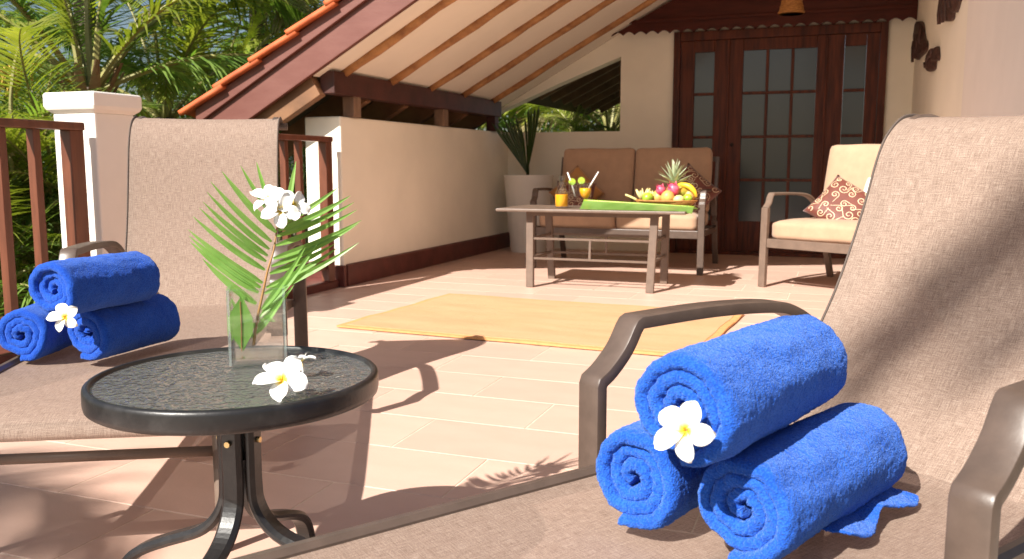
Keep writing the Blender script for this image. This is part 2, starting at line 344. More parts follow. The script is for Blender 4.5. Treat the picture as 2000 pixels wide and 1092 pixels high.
# low parapet wall at the left
pw = empty('parapet_wall', (XL - .14, 6.8, 0))
def wl(b, name, m, parent, bevel=0, smooth=False):
    o = b.build(name, m, bevel=bevel, smooth=smooth); o.parent = parent; o.matrix_parent_inverse = Matrix.Translation(-Vector(parent.location)); return o
b = MB(); b.box((XL - .285, 5.24, -.3), (XL, YB - .002, ZW)); wl(b, 'wall_body', M['cream'], pw, .012)
b = MB(); b.prism([(XL + .003, 5.26, 0), (XL + .022, 5.26, 0), (XL + .022, 5.26, .145), (XL + .003, 5.26, .155)], (0, YB - 5.265, 0)); wl(b, 'skirting', M['redpaint'], pw, .004)
b = MB(); b.box((XL - .285, 5.205, 0), (XL + .022, 5.237, .15)); wl(b, 'skirting', M['redpaint'], pw, .006)
tag(pw, 'low cream parapet wall with dark red skirting left of the coffee table', 'wall')
# kerb under the railings
for (a, c_, lb) in ((-1.6, 3.10, 'dark red painted kerb under the railing in front of the square white pillar'), (3.40, 5.20, 'dark red painted kerb under the short railing between pillar and parapet wall')):
    b = MB(); b.box((-3.44, a, -.3), (-3.20, c_, .055)); k = b.build('kerb', M['redpaint'], bevel=.012)
    tag(k, lb, 'kerb')
# square pillar with cap
pl = empty('pillar', (-3.315, 3.26, 0))
b = MB(); b.box((-3.44, 3.14, -.3), (-3.19, 3.38, 1.07)); wl(b, 'shaft', M['white'], pl, .008)
b = MB(); b.sweep([(-3.315, 3.26, z) for z in (1.07, 1.09)], [(0, 0)] * 3, (1, 0, 0)) if False else None
prof = [(.0, 1.068), (.02, 1.085), (.027, 1.10), (.027, 1.155), (.02, 1.163)]
vs = []; fs = []
for (e, z) in prof:
    vs += [(-3.44 - e, 3.14 - e, z), (-3.19 + e, 3.14 - e, z), (-3.19 + e, 3.38 + e, z), (-3.44 - e, 3.38 + e, z)]
for i in range(len(prof) - 1): fs += [(i*4+k, i*4+(k+1) % 4, i*4+4+(k+1) % 4, i*4+4+k) for k in range(4)]
fs += [(3, 2, 1, 0), tuple(len(prof)*4-4+k for k in range(4))]
b = MB(); b.add(vs, fs); wl(b, 'cap', M['white'], pl, .004)
b = MB(); b.box((-3.465, 3.115, 0), (-3.165, 3.405, .13)); wl(b, 'plinth', M['redpaint'], pl, .006)
tag(pl, 'square white plastered pillar with a moulded cap behind the blue towels', 'pillar')
# railings
def railing(y0, y1, ys, ends, label):
    r = empty('railing', (-3.22, (y0 + y1) / 2, 0))
    b = MB(); b.beam((-3.22, y0, 1.003), (-3.22, y1, 1.003), .075, .036); wl(b, 'top_rail', M['rail'], r, .006)
    b = MB(); b.beam((-3.235, y0, .17), (-3.235, y1, .17), .05, .07); wl(b, 'bottom_rail', M['rail'], r, .004)
    for y in ys: b = MB(); b.beam((-3.23, y, .204), (-3.23, y, .986), .042, .036, up=(0, 1, 0)); wl(b, 'baluster', M['rail'], r, .003)
    for y in ends: b = MB(); b.beam((-3.222, y, 0.056), (-3.222, y, .986), .062, .075, up=(0, 1, 0)); wl(b, 'end_post', M['rail'], r, .004)
    tag(r, label, 'railing')
railing(-1.5, 3.075, [2.84 - .165 * k for k in range(26)], [3.035], 'brown wooden balustrade ending at the square white pillar')
railing(3.41, 5.14, [3.56 + .155 * k for k in range(9)], [5.10], 'short brown wooden balustrade between pillar and parapet wall')

# back wall with opening and doorway
DX0, DX1, DZ = -1.52, .325, 2.06
bw = empty('back_wall', ((XL + XR) / 2, YB + .1, 0))
OX = -2.03; TH = .16
b = MB(); b.box((-3.55, YB, -.3), (OX, YB + TH, ZW)); wl(b, 'low_wall', M['cream'], bw)
b = MB(); b.prism([(OX + .0005, YB, -.3), (DX0, YB, -.3), (DX0, YB, zceil(DX0) - .002), (OX + .0005, YB, zceil(OX) - .002)], (0, TH, 0)); wl(b, 'wall_panel', M['cream'], bw)
b = MB(); b.prism([(DX0 + .0005, YB, DZ), (DX1, YB, DZ), (DX1, YB, zceil(DX1) - .002), (DX0 + .0005, YB, zceil(DX0) - .002)], (0, TH, 0)); wl(b, 'wall_panel', M['cream'], bw)
b = MB(); b.prism([(DX1 + .0005, YB, -.3), (XR, YB, -.3), (XR, YB, zceil(XR) - .002), (DX1 + .0005, YB, zceil(DX1) - .002)], (0, TH, 0)); wl(b, 'wall_panel', M['cream'], bw)
b = MB(); b.prism([(-3.31, YB, 1.36), (-2.66, YB, 1.625), (OX, YB, 1.865), (OX, YB, zceil(OX) - .002), (-3.31, YB, zceil(-3.31) - .002)], (0, TH, 0)); wl(b, 'sloping_band', M['cream'], bw)
tag(bw, 'cream back wall with sloping opening beside the brown glazed door', 'wall')
rw = empty('side_wall', (XR + .1, 5, 0))
b = MB(); b.box((XR, 4.72, -.3), (XR + .2, YB + .3, 4.2)); wl(b, 'wall_panel', M['cream'], rw)
b = MB(); b.box((XR - .022, 1.9, -.3), (XR + .2, 4.72, 4.2)); wl(b, 'wall_panel', M['white'], rw, .01)
b = MB(); b.box((-.28, .6, 2.62), (XR + .2, 6.4, 2.72)); wl(b, 'shade_slab', M['white'], rw)  # added overhang out of view, put in to keep direct sun off this wall
tag(rw, 'tall plain cream side wall carrying the dark wooden carvings', 'wall')

# ------------------------------------------------------------------ roof with sloping ceiling
RY0, RY1 = 5.0, YB + .5
rf = empty('pitched_roof', (-3.2, 6.7, 1.3))
def slab(x0, x1, y0, y1, d0, d1):                        # slab parallel to the ceiling, offsets d0..d1 vertically
    return [(x0, y0, zceil(x0) + d0), (x1, y0, zceil(x1) + d0), (x1, y0, zceil(x1) + d1), (x0, y0, zceil(x0) + d1)], (0, y1 - y0, 0)
b = MB(); b.prism(*slab(-3.26, XR - .002, RY0 + .04, YB - .002, .0, .03)); wl(b, 'ceiling_board', M['ceiling'], rf)
b = MB(); b.prism(*slab(-4.13, XR + .6, RY0 + .04, RY1, .17, .20)); wl(b, 'roof_deck', M['soffit'], rf)
b = MB(); b.prism(*slab(-4.12, XR - .03, RY0 - .0, RY0 + .038, .0, .235)); wl(b, 'barge_board', M['barge'], rf, .004)
b = MB(); b.prism(*slab(-4.16, XR - .03, RY0 - .028, RY0 - .002, .20, .30)); wl(b, 'barge_board', M['barge'], rf, .004)
b = MB(); b.box((-3.255, 5.11, 1.30), (-3.145, 8.16, 1.448)); wl(b, 'wall_plate', M['beam'], rf, .006)
for y in (5.42, 6.88, 8.06):
    b = MB(); b.box((-3.245, y - .05, ZW + .001), (-3.155, y + .05, 1.30)); wl(b, 'post', M['post'] if y < 8 else M['beam'], rf, .004)
for i in range(6):                                        # eave rafters outside the wall plate
    y = 5.09 + i * .60
    b = MB(); b.beam((-4.08, y, zceil(-4.08) - .045), (-3.262, y, zceil(-3.262) - .045), .075, .17); wl(b, 'rafter', M['rafter'], rf, .004)
for i, y in enumerate((5.27, 5.93, 6.60, 7.26, 7.98)):    # round poles under the ceiling
    b = MB(); x0, x1 = -3.19, XR - .02; n = 26; P = []; rr = []
    for k in range(n + 1):
        x = x0 + (x1 - x0) * k / n
        P.append((x, y + .016 * noise.noise((x * 2.3, i * 7, 0)), zceil(x) - .018 + .008 * noise.noise((x * 3, i * 5, 4)))); rr.append(.030 * (1 + .25 * noise.noise((x * 5, i, 9))))
    b.tube(P, rr, 10); wl(b, 'pole', M['pole'], rf, smooth=True)
# clay tiles, three columns along the verge
def clay_mesh():
    b = MB(); rows = []; Ls, Wd = .40, .27
    for k in range(13):
        t = k / 12; v = t * Wd; h = .022 * math.sin(t * 2 * math.pi) + .02
        if t < .12: h = .02 + .022 * math.sin(.12 * 2 * math.pi) - (.12 - t) * .25
        if t < .3: h = max(h, .034)
        rows.append((v, h))
    top = [[(s, v, h + .028 * (1 - s / Ls)) for (v, h) in rows] for s in (0, .02, .2, Ls)]
    bot = [[(s, v, h + .028 * (1 - s / Ls) - .034) for (v, h) in rows] for s in (0, .02, .2, Ls)]
    b.grid(top); b.grid(bot); n = 13
    b.grid([top[0], bot[0]]); b.grid([top[-1], bot[-1]]); b.grid([[r[0] for r in top], [r[0] for r in bot]]); b.grid([[r[-1] for r in top], [r[-1] for r in bot]])
    return b.mesh('roof_tile', M['clay'], True)
CM = clay_mesh(); ang = math.atan(SL)
for c_ in range(3):
    for k in range(13):
        s = k * .335; x = -4.24 + s * math.cos(ang)
        o = link('roof_tile', CM, rf); o.matrix_parent_inverse = Matrix.Translation(-Vector(rf.location))
        o.location = (x, RY0 - .075 + c_ * .255, zceil(x) + .245 + .035); o.rotation_euler = (random.gauss(0, .01), -ang, random.gauss(0, .008))
tag(rf, 'pitched roof with orange clay tiles, brown barge board and poles under a cream ceiling', 'roof')

# neighbouring roof seen through the opening
nr = empty('neighbouring_roof', (-3.0, 11.5, 1.9))
def zn(x): return 1.68 + .50 * (x + 3.4)
b = MB(); b.prism([(-3.6, 9.3, zn(-3.6)), (.5, 9.3, zn(.5)), (.5, 9.3, zn(.5) + .12), (-3.6, 9.3, zn(-3.6) + .12)], (0, 3.6, 0)); wl(b, 'roof_deck', M['soffit'], nr)
for i in range(8):
    b = MB(); y = 9.45 + i * .46; b.beam((-3.35, y, zn(-3.35) - .06), (.4, y, zn(.4) - .06), .07, .12); wl(b, 'rafter', M['rafter'], nr)
tag(nr, 'dark timber underside of a neighbouring roof seen through the wall opening', 'roof')

# ------------------------------------------------------------------ glazed door
dr = empty('glazed_door', ((DX0 + DX1) / 2, YB, 0))
D0 = YB - .03
def bar(x0, x1, z0, z1, y0, y1, name='frame', m='door', bv=.004):
    b = MB(); b.box((x0, y0, z0), (x1, y1, z1)); return wl(b, name, M[m], dr, bv)
bar(DX0 + .001, DX0 + .062, 0, DZ, D0 - .012, YB + .1, 'door_frame'); bar(DX1 - .062, DX1 - .001, 0, DZ, D0 - .012, YB + .1, 'door_frame')
bar(DX0 + .063, DX1 - .063, DZ - .085, DZ - .001, D0 - .012, YB + .1, 'door_frame'); bar(DX0 + .063, DX1 - .063, 0, .035, D0 - .01, YB + .1, 'threshold')
rows_z = [1.50, 1.105, .71, .315]; PH = .37
def leaf(x0, x1, px, name):
    leafy0, leafy1 = D0 + .008, D0 + .05
    p0, p1 = px[0][0], px[-1][1]
    st = bar(x0, p0 - .001, .036, DZ - .087, leafy0, leafy1, 'stile'); bar(p1 + .001, x1, .036, DZ - .087, leafy0, leafy1, 'stile')
    bar(p0, p1, 1.50 + PH, DZ - .087, leafy0, leafy1, 'door_rail'); bar(p0, p1, .036, .315, leafy0, leafy1, 'door_rail')
    for z in rows_z[:-1]: bar(p0, p1, z - .025, z, leafy0 + .004, leafy1, 'muntin', bv=.003)
    for k in range(len(px) - 1):
        for z in rows_z: bar(px[k][1], px[k+1][0], z + .001, z + PH - .001, leafy0 + .004, leafy1, 'muntin', bv=.003)
    for z in rows_z:
        for (a, c_) in px:
            b = MB(); b.box((a, D0 + .03, z), (c_, D0 + .038, z + PH)); wl(b, 'pane', M['pane'], dr)
leaf(-1.455, -1.02, [(-1.325, -1.145)], 'left')
leaf(-1.012, -.175, [(-.885, -.685), (-.66, -.468), (-.443, -.252)], 'main')
leaf(-.167, .26, [(-.022, .155)], 'right')
for ax_ in (-1.016, -.171):
    b = MB(); b.box((ax_ - .011, D0 - .012, .036), (ax_ + .011, D0 + .0075, DZ - .087)); wl(b, 'astragal', M['door'], dr, .004)
    b = MB(); b.box((ax_ - .03, D0 + .0505, .036), (ax_ + .03, D0 + .08, DZ - .087)); wl(b, 'mullion', M['door'], dr)
b = MB(); b.lathe([(.0, 0), (.016, 0), (.016, .012), (.011, .03), (.0, .034)], 12); k = b.build('door_knob', M['black'], smooth=True); k.parent = dr; k.matrix_parent_inverse = Matrix.Translation(-Vector(dr.location)); k.location = (-.965, D0 + .01, 1.02); k.rotation_euler = (R(90), 0, 0)
tag(dr, 'dark brown wooden double door with frosted glass panes in the back wall', 'door')

# scalloped valance above the door
va = empty('scalloped_valance', (-.75, YB - .12, 2.1))
x0, x1 = -2.10, XR - .004; n = 24; poly = []
for k in range(n):
    a = x0 + (x1 - x0) * k / n; dx = (x1 - x0) / n
    for j in range(5):
        t = j / 5; poly.append((a + dx * t, YB - .12, 2.045 + .03 * math.sin(math.pi * t)))
poly += [(x1, YB - .12, 2.045), (x1, YB - .12, 2.62), (-1.30, YB - .12, 2.46), (x0, YB - .12, zceil(x0) - .01)]
b = MB(); b.prism(poly, (0, .03, 0)); wl(b, 'board', M['valance'], va)
b = MB(); b.box((-1.93, YB - .138, 2.145), (x1, YB - .122, 2.175)); wl(b, 'moulding', M['valance'], va, .005)
tag(va, 'dark brown scalloped valance board above the glazed door', 'valance')
# wicker lamp
lp = empty('pendant_lamp', (-.43, 7.5, 2.02))
b = MB(); b.lathe([(.096, 0), (.10, .01), (.085, .07), (.07, .15), (.055, .21), (.03, .235), (.028, .235), (.052, .208), (.067, .148), (.082, .07), (.094, .0)], 28); s = b.build('lamp_shade', M['wicker'], lp, smooth=True)
b = MB()
for k in range(5): b.tube([((.101 - .011 * k) * math.cos(a), (.101 - .011 * k) * math.sin(a), .012 + .045 * k) for a in [2 * math.pi * j / 24 for j in range(25)]], .004, 6)
b.build('wicker_band', M['wicker'], lp, smooth=True)
b = MB(); b.tube([(0, 0, .23), (0, 0, zceil(-.43) - 2.02)], .004, 6); b.build('cord', M['cord'], lp)
tag(lp, 'small straw coloured wicker lamp hanging before the valance board', 'lamp')
# carvings on the side wall
def carving(outl, label, seed):
    c0 = sum((Vector((0, *p)) for p in outl), Vector()) / len(outl)
    e = empty('wall_carving', (XR, c0.y, c0.z)); rng = random.Random(seed)
    P = smooth_path([(0, y, z) for y, z in outl + outl[:1]], 4)[:-1]; b = MB(); rows = []
    for (k, d) in ((1, .0), (1.0, .016), (.86, .03), (.55, .038), (.2, .04)):
        rows.append([Vector((XR - d - .006 * noise.noise((p.y * 22, p.z * 9, seed)), c0.y + (p.y - c0.y) * k, c0.z + (p.z - c0.z) * k)) for p in P + P[:1]])
    b.grid(rows); b.add(rows[-1][:-1], [tuple(range(len(P)))]); wl(b, 'plaque', M['carve'], e)
    ys = [p[0] for p in outl]; zs = [p[1] for p in outl]
    for k in range(4):
        y = min(ys) + (max(ys) - min(ys)) * (.25 + .17 * k); zz = (max(zs) - min(zs)) * .3
        b = MB(); b.tube([(XR - .036, y + .02 * rng.uniform(-1, 1), c0.z - zz + rng.uniform(0, .08)), (XR - .042, y, c0.z), (XR - .036, y + .02 * rng.uniform(-1, 1), c0.z + zz - rng.uniform(0, .08))], .012, 6); wl(b, 'ridge', M['carve'], e, smooth=True)
    tag(e, label, 'wall carving', 'dark carvings on the side wall')
def outl(px): return [tuple(onx(x, y, XR)[1:3]) for x, y in px]
carving(outl([(1793, 42), (1805, 44), (1809, 70), (1814, 84), (1812, 100), (1800, 112), (1795, 117), (1790, 105), (1789, 70)]), 'long dark wooden carving next to the end of the valance', 1)
carving(outl([(1824, 94), (1830, 95), (1836, 91), (1837, 116), (1831, 120), (1829, 135), (1820, 140), (1814, 134), (1817, 108)]), 'smallest dark wooden carving, lowest on the cream side wall', 2)
carving(outl([(1845, -30), (1884, -30), (1878, 5), (1872, 24), (1868, 22), (1864, 39), (1852, 41), (1843, 28), (1842, 0)]), 'largest dark wooden carving, highest on the cream side wall', 3)

# ------------------------------------------------------------------ loungers
def lounger(name, loc, rz, back, label, zs=.35):
    root = empty(name, loc, rz); HW = .25
    seat = smooth_path([(0, -1.285, zs - .058), (0, -1.29, zs - .045), (0, -1.275, zs - .026), (0, -1.21, zs - .010), (0, -1.05, zs - .002), (0, -.7, zs), (0, -.3, zs), (0, -.06, zs), (0, -.004, zs + .006)], 6)
    bk = smooth_path([(0, -.006, zs + .003)] + [(0, y, z) for y, z in back], 6)
    def sling(path, nm, sag):
        n = 14; top = []; L = [0]
        for i in range(1, len(path)): L.append(L[-1] + (path[i] - path[i-1]).length)
        uvs = []
        for i, p in enumerate(path):
            t = (path[min(i+1, len(path)-1)] - path[max(i-1, 0)]).normalized(); nn = Vector((1, 0, 0)).cross(t); row = []
            e = min(1, 6 * L[i] / L[-1], 6 * (1 - L[i] / L[-1]))
            for k in range(n + 1):
                x = -HW + 2 * HW * k / n; row.append(Vector((x, p.y, p.z)) - nn * sag * (1 - (x / HW) ** 2) * e); uvs.append((x, L[i]))
            top.append(row)
        b = MB(); b.grid(top); nv = len(b.v); me = b.mesh(nm, M['slingseat' if nm == 'seat_sling' else 'sling'], True, fix=False)
        uvl = me.uv_layers.new(name='UVMap')
        for lp_ in me.loops: uvl.data[lp_.index].uv = uvs[lp_.vertex_index]
        o = link(nm, me, root); return o
    s1 = sling(seat, 'seat_sling', .012); s2 = sling(bk, 'back_sling', .01)
    for sx in (-1, 1):
        off = Vector((sx * (HW + .012), 0, 0))
        b = MB(); b.sweep([p + off + Vector((0, 0, -.006)) for p in seat[8:]], rsec(.024, .034), (1, 0, 0)); b.build('side_rail', M['metal'], root, bevel=0, smooth=False)
        b = MB(); b.sweep([p + Vector((sx * (HW - .016), .020, -.006)) for p in bk], rsec(.028, .024), (1, 0, 0)); b.build('back_rail', M['metal'], root)
        b = MB(); b.sweep([p + Vector((sx * (HW + .0015), .004, 0)) for p in bk], rsec(.004, .014), (1, 0, 0)); b.build('edge_binding', M['binding'], s2)
        ax = sx * .308
        arm = [(ax, -.365, zs - .035), (ax, -.365, .40), (ax, -.365, .476)] + smooth_path([(ax, -.362, .484), (ax, -.338, .500), (ax, -.308, .530), (ax, -.288, .562)], 8) + [(ax, -.282, .570)] + \
              smooth_path([(ax, -.276, .573), (ax, -.1, .575), (ax, .06, .567), (ax, .13, .551), (ax, .19, .515), (ax, .225, .45)], 8) + [(ax, .235, .3), (ax, .24, .0)]
        b = MB(); b.sweep(arm, [(-.020, -.011), (.020, -.011), (.0232, -.0096), (.024, -.007), (.024, .007), (.0232, .0096), (.020, .011), (-.020, .011), (-.0232, .0096), (-.024, .007), (-.024, -.007), (-.0232, -.0096)], (1, 0, 0)); b.build('arm_frame', M['metal'], root, smooth=True).modifiers.new('edges', 'EDGE_SPLIT').split_angle = R(38)
        for (yy, zz) in ((-.365, zs - .012), (.236, zs - .03)):
            b = MB(); b.beam((sx * (HW + .02), yy, zz), (ax - sx * .02, yy, zz), .03, .025); b.build('bracket', M['metal'], root)
        b = MB(); b.beam((sx * (HW + .016), -.02, zs - .012), (sx * (HW + .016), .245, zs - .03), .026, .03); b.build('side_rail', M['metal'], root)
        b = MB(); b.tube([(sx * (HW + .03), -1.17, .0), (sx * (HW + .03), -1.17, .006), (sx * (HW + .03), -1.17, zs - .025)], [.013, .0145, .0145], 12); b.build('leg', M['metalb'], root, smooth=True)
    b = MB(); b.tube([(-HW - .03, -1.165, .224), (HW + .03, -1.165, .224)], .0115, 12); b.build('foot_bar', M['metalb'], root, smooth=True)
    b = MB(); b.tube([(-HW, -1.262, zs - .042), (HW, -1.262, zs - .042)], .013, 10); b.build('end_tube', M['metal'], root, smooth=True)
    b = MB(); b.tube([(-HW - .02, .0, zs - .03), (HW + .02, .0, zs - .03)], .012, 10); b.build('cross_tube', M['metal'], root, smooth=True)
    e = bk[-1]; b = MB(); b.tube([(-HW - .02, e.y, e.z - .012), (HW + .02, e.y, e.z - .012)], .013, 10); b.build('head_tube', M['metal'], root, smooth=True)
    tag(root, label, 'sun lounger', 'sling sun loungers on the terrace'); return root
near_back = [(.075, .43), (.17, .55), (.224, .637), (.281, .755), (.312, .835), (.342, .885), (.395, .922), (.46, .925), (.51, .905)]
left_back = [(.03, .43), (.075, .53), (.12, .66), (.155, .80), (.185, .91), (.225, .975), (.285, 1.0), (.345, .985)]
TH1 = math.atan2(-.5598, .8286)
NL = (-.1207 + .25 * .8286, 1.6294 - .25 * .5598); NU = Vector((.5598, .8286, 0)); NN = Vector((.8286, -.5598, 0))
lounger('sun_lounger', (NL[0] + .010, NL[1] - .0067, 0), TH1, near_back, 'large taupe sling lounger in front with three bright blue towels and wide arm')
TH2 = R(28.0); LU = Vector((-math.sin(TH2), math.cos(TH2), 0)); LN = Vector((math.cos(TH2), math.sin(TH2), 0))
LC = Vector((-1.785, 2.51, 0)) - .262 * LN
lounger('sun_lounger', LC, TH2, left_back, 'taupe sling lounger with upright back behind the round side table', zs=.355)

# ------------------------------------------------------------------ towels
TEX = bpy.data.textures.new('terry_loops', 'CLOUDS'); TEX.noise_scale = .0058; TEX.noise_depth = 1; TEX.noise_basis = 'ORIGINAL_PERLIN'
def terry(o, lev):
    sb_ = o.modifiers.new('subdivide', 'SUBSURF'); sb_.levels = 1; sb_.render_levels = lev
    d = o.modifiers.new('loops', 'DISPLACE'); d.texture = TEX; d.texture_coords = 'LOCAL'; d.strength = .0042; d.mid_level = .5
def towel(p, axis, r, length, label, m, seed, turns=3.2, flap=None, grp=''):
    axis = Vector(axis).normalized(); side = axis.cross(Vector((0, 0, 1))).normalized(); upv = Vector((0, 0, 1))
    e = empty('rolled_towel', (p[0], p[1], p[2] - r)); rng = random.Random(seed)
    r0_ = .007; pitch = (r - r0_) / turns; th = pitch * .97; N = int(turns * 44); a0 = rng.uniform(-2.0, -1.5) + turns * 2 * math.pi; b = MB(); rows = []
    nL = 40; mz = []
    for k in range(nL + 1): mz.append((k / nL, 1))
    for i in range(N + 1):
        q = i / N; a = a0 - q * turns * 2 * math.pi; rc = r0_ + (r - th / 2 - r0_) * q ** .95
        tt = th * (1 - .35 * max(0, 1 - q * 6)); lip0 = .016 * noise.noise((q * turns * 1.1, seed, 0)) + .010 * q - .006; lip1 = .016 * noise.noise((q * turns * 1.2, seed, 5))
        loop = []
        def pt(t, o):
            ax = -lip0 + (length + lip0 + lip1) * t
            wob = .0055 * q * noise.noise((math.cos(a) * 1.3 + seed, math.sin(a) * 1.3, ax * 5)) + .0035 * noise.noise((math.cos(a) * 3, math.sin(a) * 3, ax * 12 + seed)) + .0022 * noise.noise((math.cos(a) * 8 + q * 3, math.sin(a) * 8, ax * 35 + seed))
            rr = rc + o + wob
            x = rr * math.cos(a) * 1.03; z = rr * math.sin(a) * .985
            if z < -r * .86: z = -r * .86 + (z + r * .86) * .35
            return axis * ax + side * x + upv * (z + r * .06)
        half = tt * .52
        for k in range(nL + 1): t = .006 + .988 * k / nL; loop.append(pt(t, half if 0 < k < nL else half * .72))
        loop.append(pt(1.0, half * .3)); loop.append(pt(1.0, -half * .3))
        for k in range(nL, -1, -1): t = .006 + .988 * k / nL; loop.append(pt(t, -half if 0 < k < nL else -half * .72))
        loop.append(pt(0, -half * .3)); loop.append(pt(0, half * .3))
        rows.append(loop + loop[:1])
    b.grid(rows); n = len(rows[0])
    b.f.append(tuple(range(n - 2, -1, -1))); b.f.append(tuple((len(rows) - 1) * n + k for k in range(n - 1)))
    o = b.build('terry_roll', M[m], e, smooth=True, loc=(0, 0, r)); terry(o, 2 if m == 'towel' else 1)
    if flap:
        f = MB(); rows = []
        for i in range(25):
            t = i / 24; row = []
            for k in range(9):
                s = k / 8
                x = (r * .35 + s * .058 + .008 * math.sin(t * 9)); z = -r * .80 + .013 + (.0075 * math.sin(t * 11 + s * 1.5) * s + .003 * math.sin(t * 23 + 2) * s * s + .005) - .010 * s
                row.append(axis * (length * (.34 + .62 * t) + .012 * s) + side * x + upv * z)
            rows.append(row)
        rows2 = [[q + Vector((0, 0, -.005)) for q in rw_] for rw_ in rows]
        f.grid(rows); f.grid(rows2); f.grid([[q[-1] for q in rows], [q[-1] for q in rows2]]); f.grid([rows[-1], rows2[-1]]); f.grid([rows[0], rows2[0]])
        terry(f.build('loose_edge', M[m], e, smooth=True, loc=(0, 0, r)), 2)
    tag(e, label, 'towel', grp); return e
ZS = .345
nr_ = .0735; nax = Vector((.40, .917, 0))
towel((-.242, 1.095, ZS + nr_), (.36, .93, 0), nr_, .34, 'bright blue rolled towel on the front lounger, lower one nearest the arm', 'towel', 3, 3.0, grp='towels stacked on the front lounger')
towel((-.098, 1.036, ZS + nr_), nax, nr_, .36, 'bright blue rolled towel on the front lounger with a loose edge spilling out', 'towel', 11, 3.1, flap=True, grp='towels stacked on the front lounger')
towel((-.166, .992, ZS + nr_ * 2.74), (.34, .94, 0), nr_, .365, 'bright blue rolled towel topping the stack on the front lounger', 'towel', 23, 3.1, grp='towels stacked on the front lounger')
lr = .072; ZL = .35
towel((-1.835, 1.535, ZL + lr), (-.30, .95, 0), lr, .26, 'blue rolled towel by the railing, leftmost of the lower pair', 'towel2', 5, 3.0, grp='towels stacked on the lounger by the railing')
towel((-1.695, 1.60, ZL + lr), (-.02, 1, 0), lr, .26, 'blue rolled towel by the railing, lower one nearest the side table', 'towel2', 31, 2.8, grp='towels stacked on the lounger by the railing')
towel((-1.672, 1.487, ZL + lr * 2.74), (-.02, 1, 0), lr, .275, 'blue rolled towel topping the stack on the lounger by the railing', 'towel2', 41, 3.0, grp='towels stacked on the lounger by the railing')

# ------------------------------------------------------------------ plumeria blossoms
def petal_mesh(L=.038, W=.029, curl=.012, seed=0):
    rows = []; n, m_ = 9, 7
    for i in range(n + 1):
        t = i / n; wd = W * (math.sin(math.pi * min(1, t * .95 + .03)) ** .55) * (.62 + .58 * t); row = []
        for k in range(m_ + 1):
            s = k / m_ * 2 - 1
            x = L * t; y = s * wd / 2 + .004 * t * t; z = .010 * math.sin(t * 2.2) * .9 - curl * t * t * .5 + .004 * s * s + .003 * s * t
            row.append((x + .001, y, z))
        rows.append(row)
    b = MB(); b.grid(rows); return b.mesh('petal', M['petal'], True, fix=False)
PM = [petal_mesh(), petal_mesh(.036, .031, .02, 1), petal_mesh(.041, .028, .004, 2)]
def blossom(loc, nrm, size, spin, label=None, parent=None, tube=False, grp=None):
    q = Vector(nrm).to_track_quat('Z', 'Y'); e = empty('plumeria_blossom', loc); e.rotation_mode = 'QUATERNION'
    e.rotation_quaternion = q @ Matrix.Rotation(spin, 3, 'Z').to_quaternion(); e.scale = (size,) * 3
    if parent: e.parent = parent
    for k in range(5):
        o = link('petal', PM[k % 3], e, rot=(R(9), R(-8 + 5 * math.sin(k * 2.1)), k * 2 * math.pi / 5))
        sf = o.modifiers.new('thick', 'SOLIDIFY'); sf.thickness = .0008
    if tube:
        b = MB(); b.tube([(0, 0, -.002), (.002, 0, -.012), (.004, 0, -.026)], [.0045, .003, .0025], 8); b.build('flower_tube', M['petal'], e, smooth=True)
    if label: tag(e, label, 'flower', grp)
    return e
bz = ondepth(1341, 818, 1.0); vdir = (_C - bz).normalized()
front_c = Vector((-.166, .992, ZS + nr_ * 2.74))
blossom(Vector((-.150, .962, front_c.z - .010)), (-.22, -.93, .18), .93, 1.2, 'white frangipani blossom stuck into the topmost towel on the front lounger')
blossom(Vector((-1.60, 1.46, ZL + lr * 2.02)), (.30, -.92, .25), .9, .6, 'white frangipani blossom resting against the towels by the railing')

# ------------------------------------------------------------------ round side table
TC = Vector((-1.013, 1.288, 0)); TZ = .456; TR = .2545
st = empty('side_table', TC)
b = MB(); b.lathe([(TR - .013, -.007), (TR - .012, -.001), (TR - .009, .001), (TR - .004, .0), (TR - .001, -.003), (TR, -.008), (TR + .0005, -.028), (TR - .001, -.036), (TR - .005, -.039), (TR - .014, -.037), (TR - .016, -.014), (TR - .013, -.007)], 96, c=(0, 0, TZ)); b.build('rim', M['black'], st, smooth=True)
b = MB(); b.lathe([(0, 0), (TR - .012, 0), (TR - .012, -.005), (0, -.005)], 72, c=(0, 0, TZ - .006)); b.build('glass_top', M['tableglass'], st)
for k, a in enumerate((98, 188, 278, 8)):
    u = Vector((math.cos(R(a)), math.sin(R(a)), 0)); bn = Vector((-u.y, u.x, 0))
    pr_ = [(.085, TZ - .034), (.032, TZ - .042), (.028, TZ - .06), (.027, .30), (.027, .25), (.031, .215), (.05, .18), (.085, .152), (.15, .128), (.20, .108), (.235, .085), (.255, .05), (.265, .0)]
    P = pr_[:1] + [tuple(v)[:2] for v in smooth_path([(p[0], p[1], 0) for p in pr_[1:]], 4)]
    b = MB(); b.sweep([u * p[0] + Vector((0, 0, p[1])) for p in P], rsec(.040, .020, .35), bn); lg = b.build('leg', M['black'], st, smooth=False, bevel=.002)
    for zz in (.335,):
        c = MB(); c.tube([u * .038 + Vector((0, 0, zz)), u * .043 + Vector((0, 0, zz))], .0055, 10); c.build('bolt', M['brass'], lg)
b = MB(); b.lathe([(.030, TZ - .05), (.030, TZ - .062)], 16); b.build('hub', M['black'], st)
b = MB(); b.lathe([(.026, .30), (.026, .285)], 16); b.build('hub', M['black'], st)
tag(st, 'round black side table with patterned glass top and curved legs', 'table')

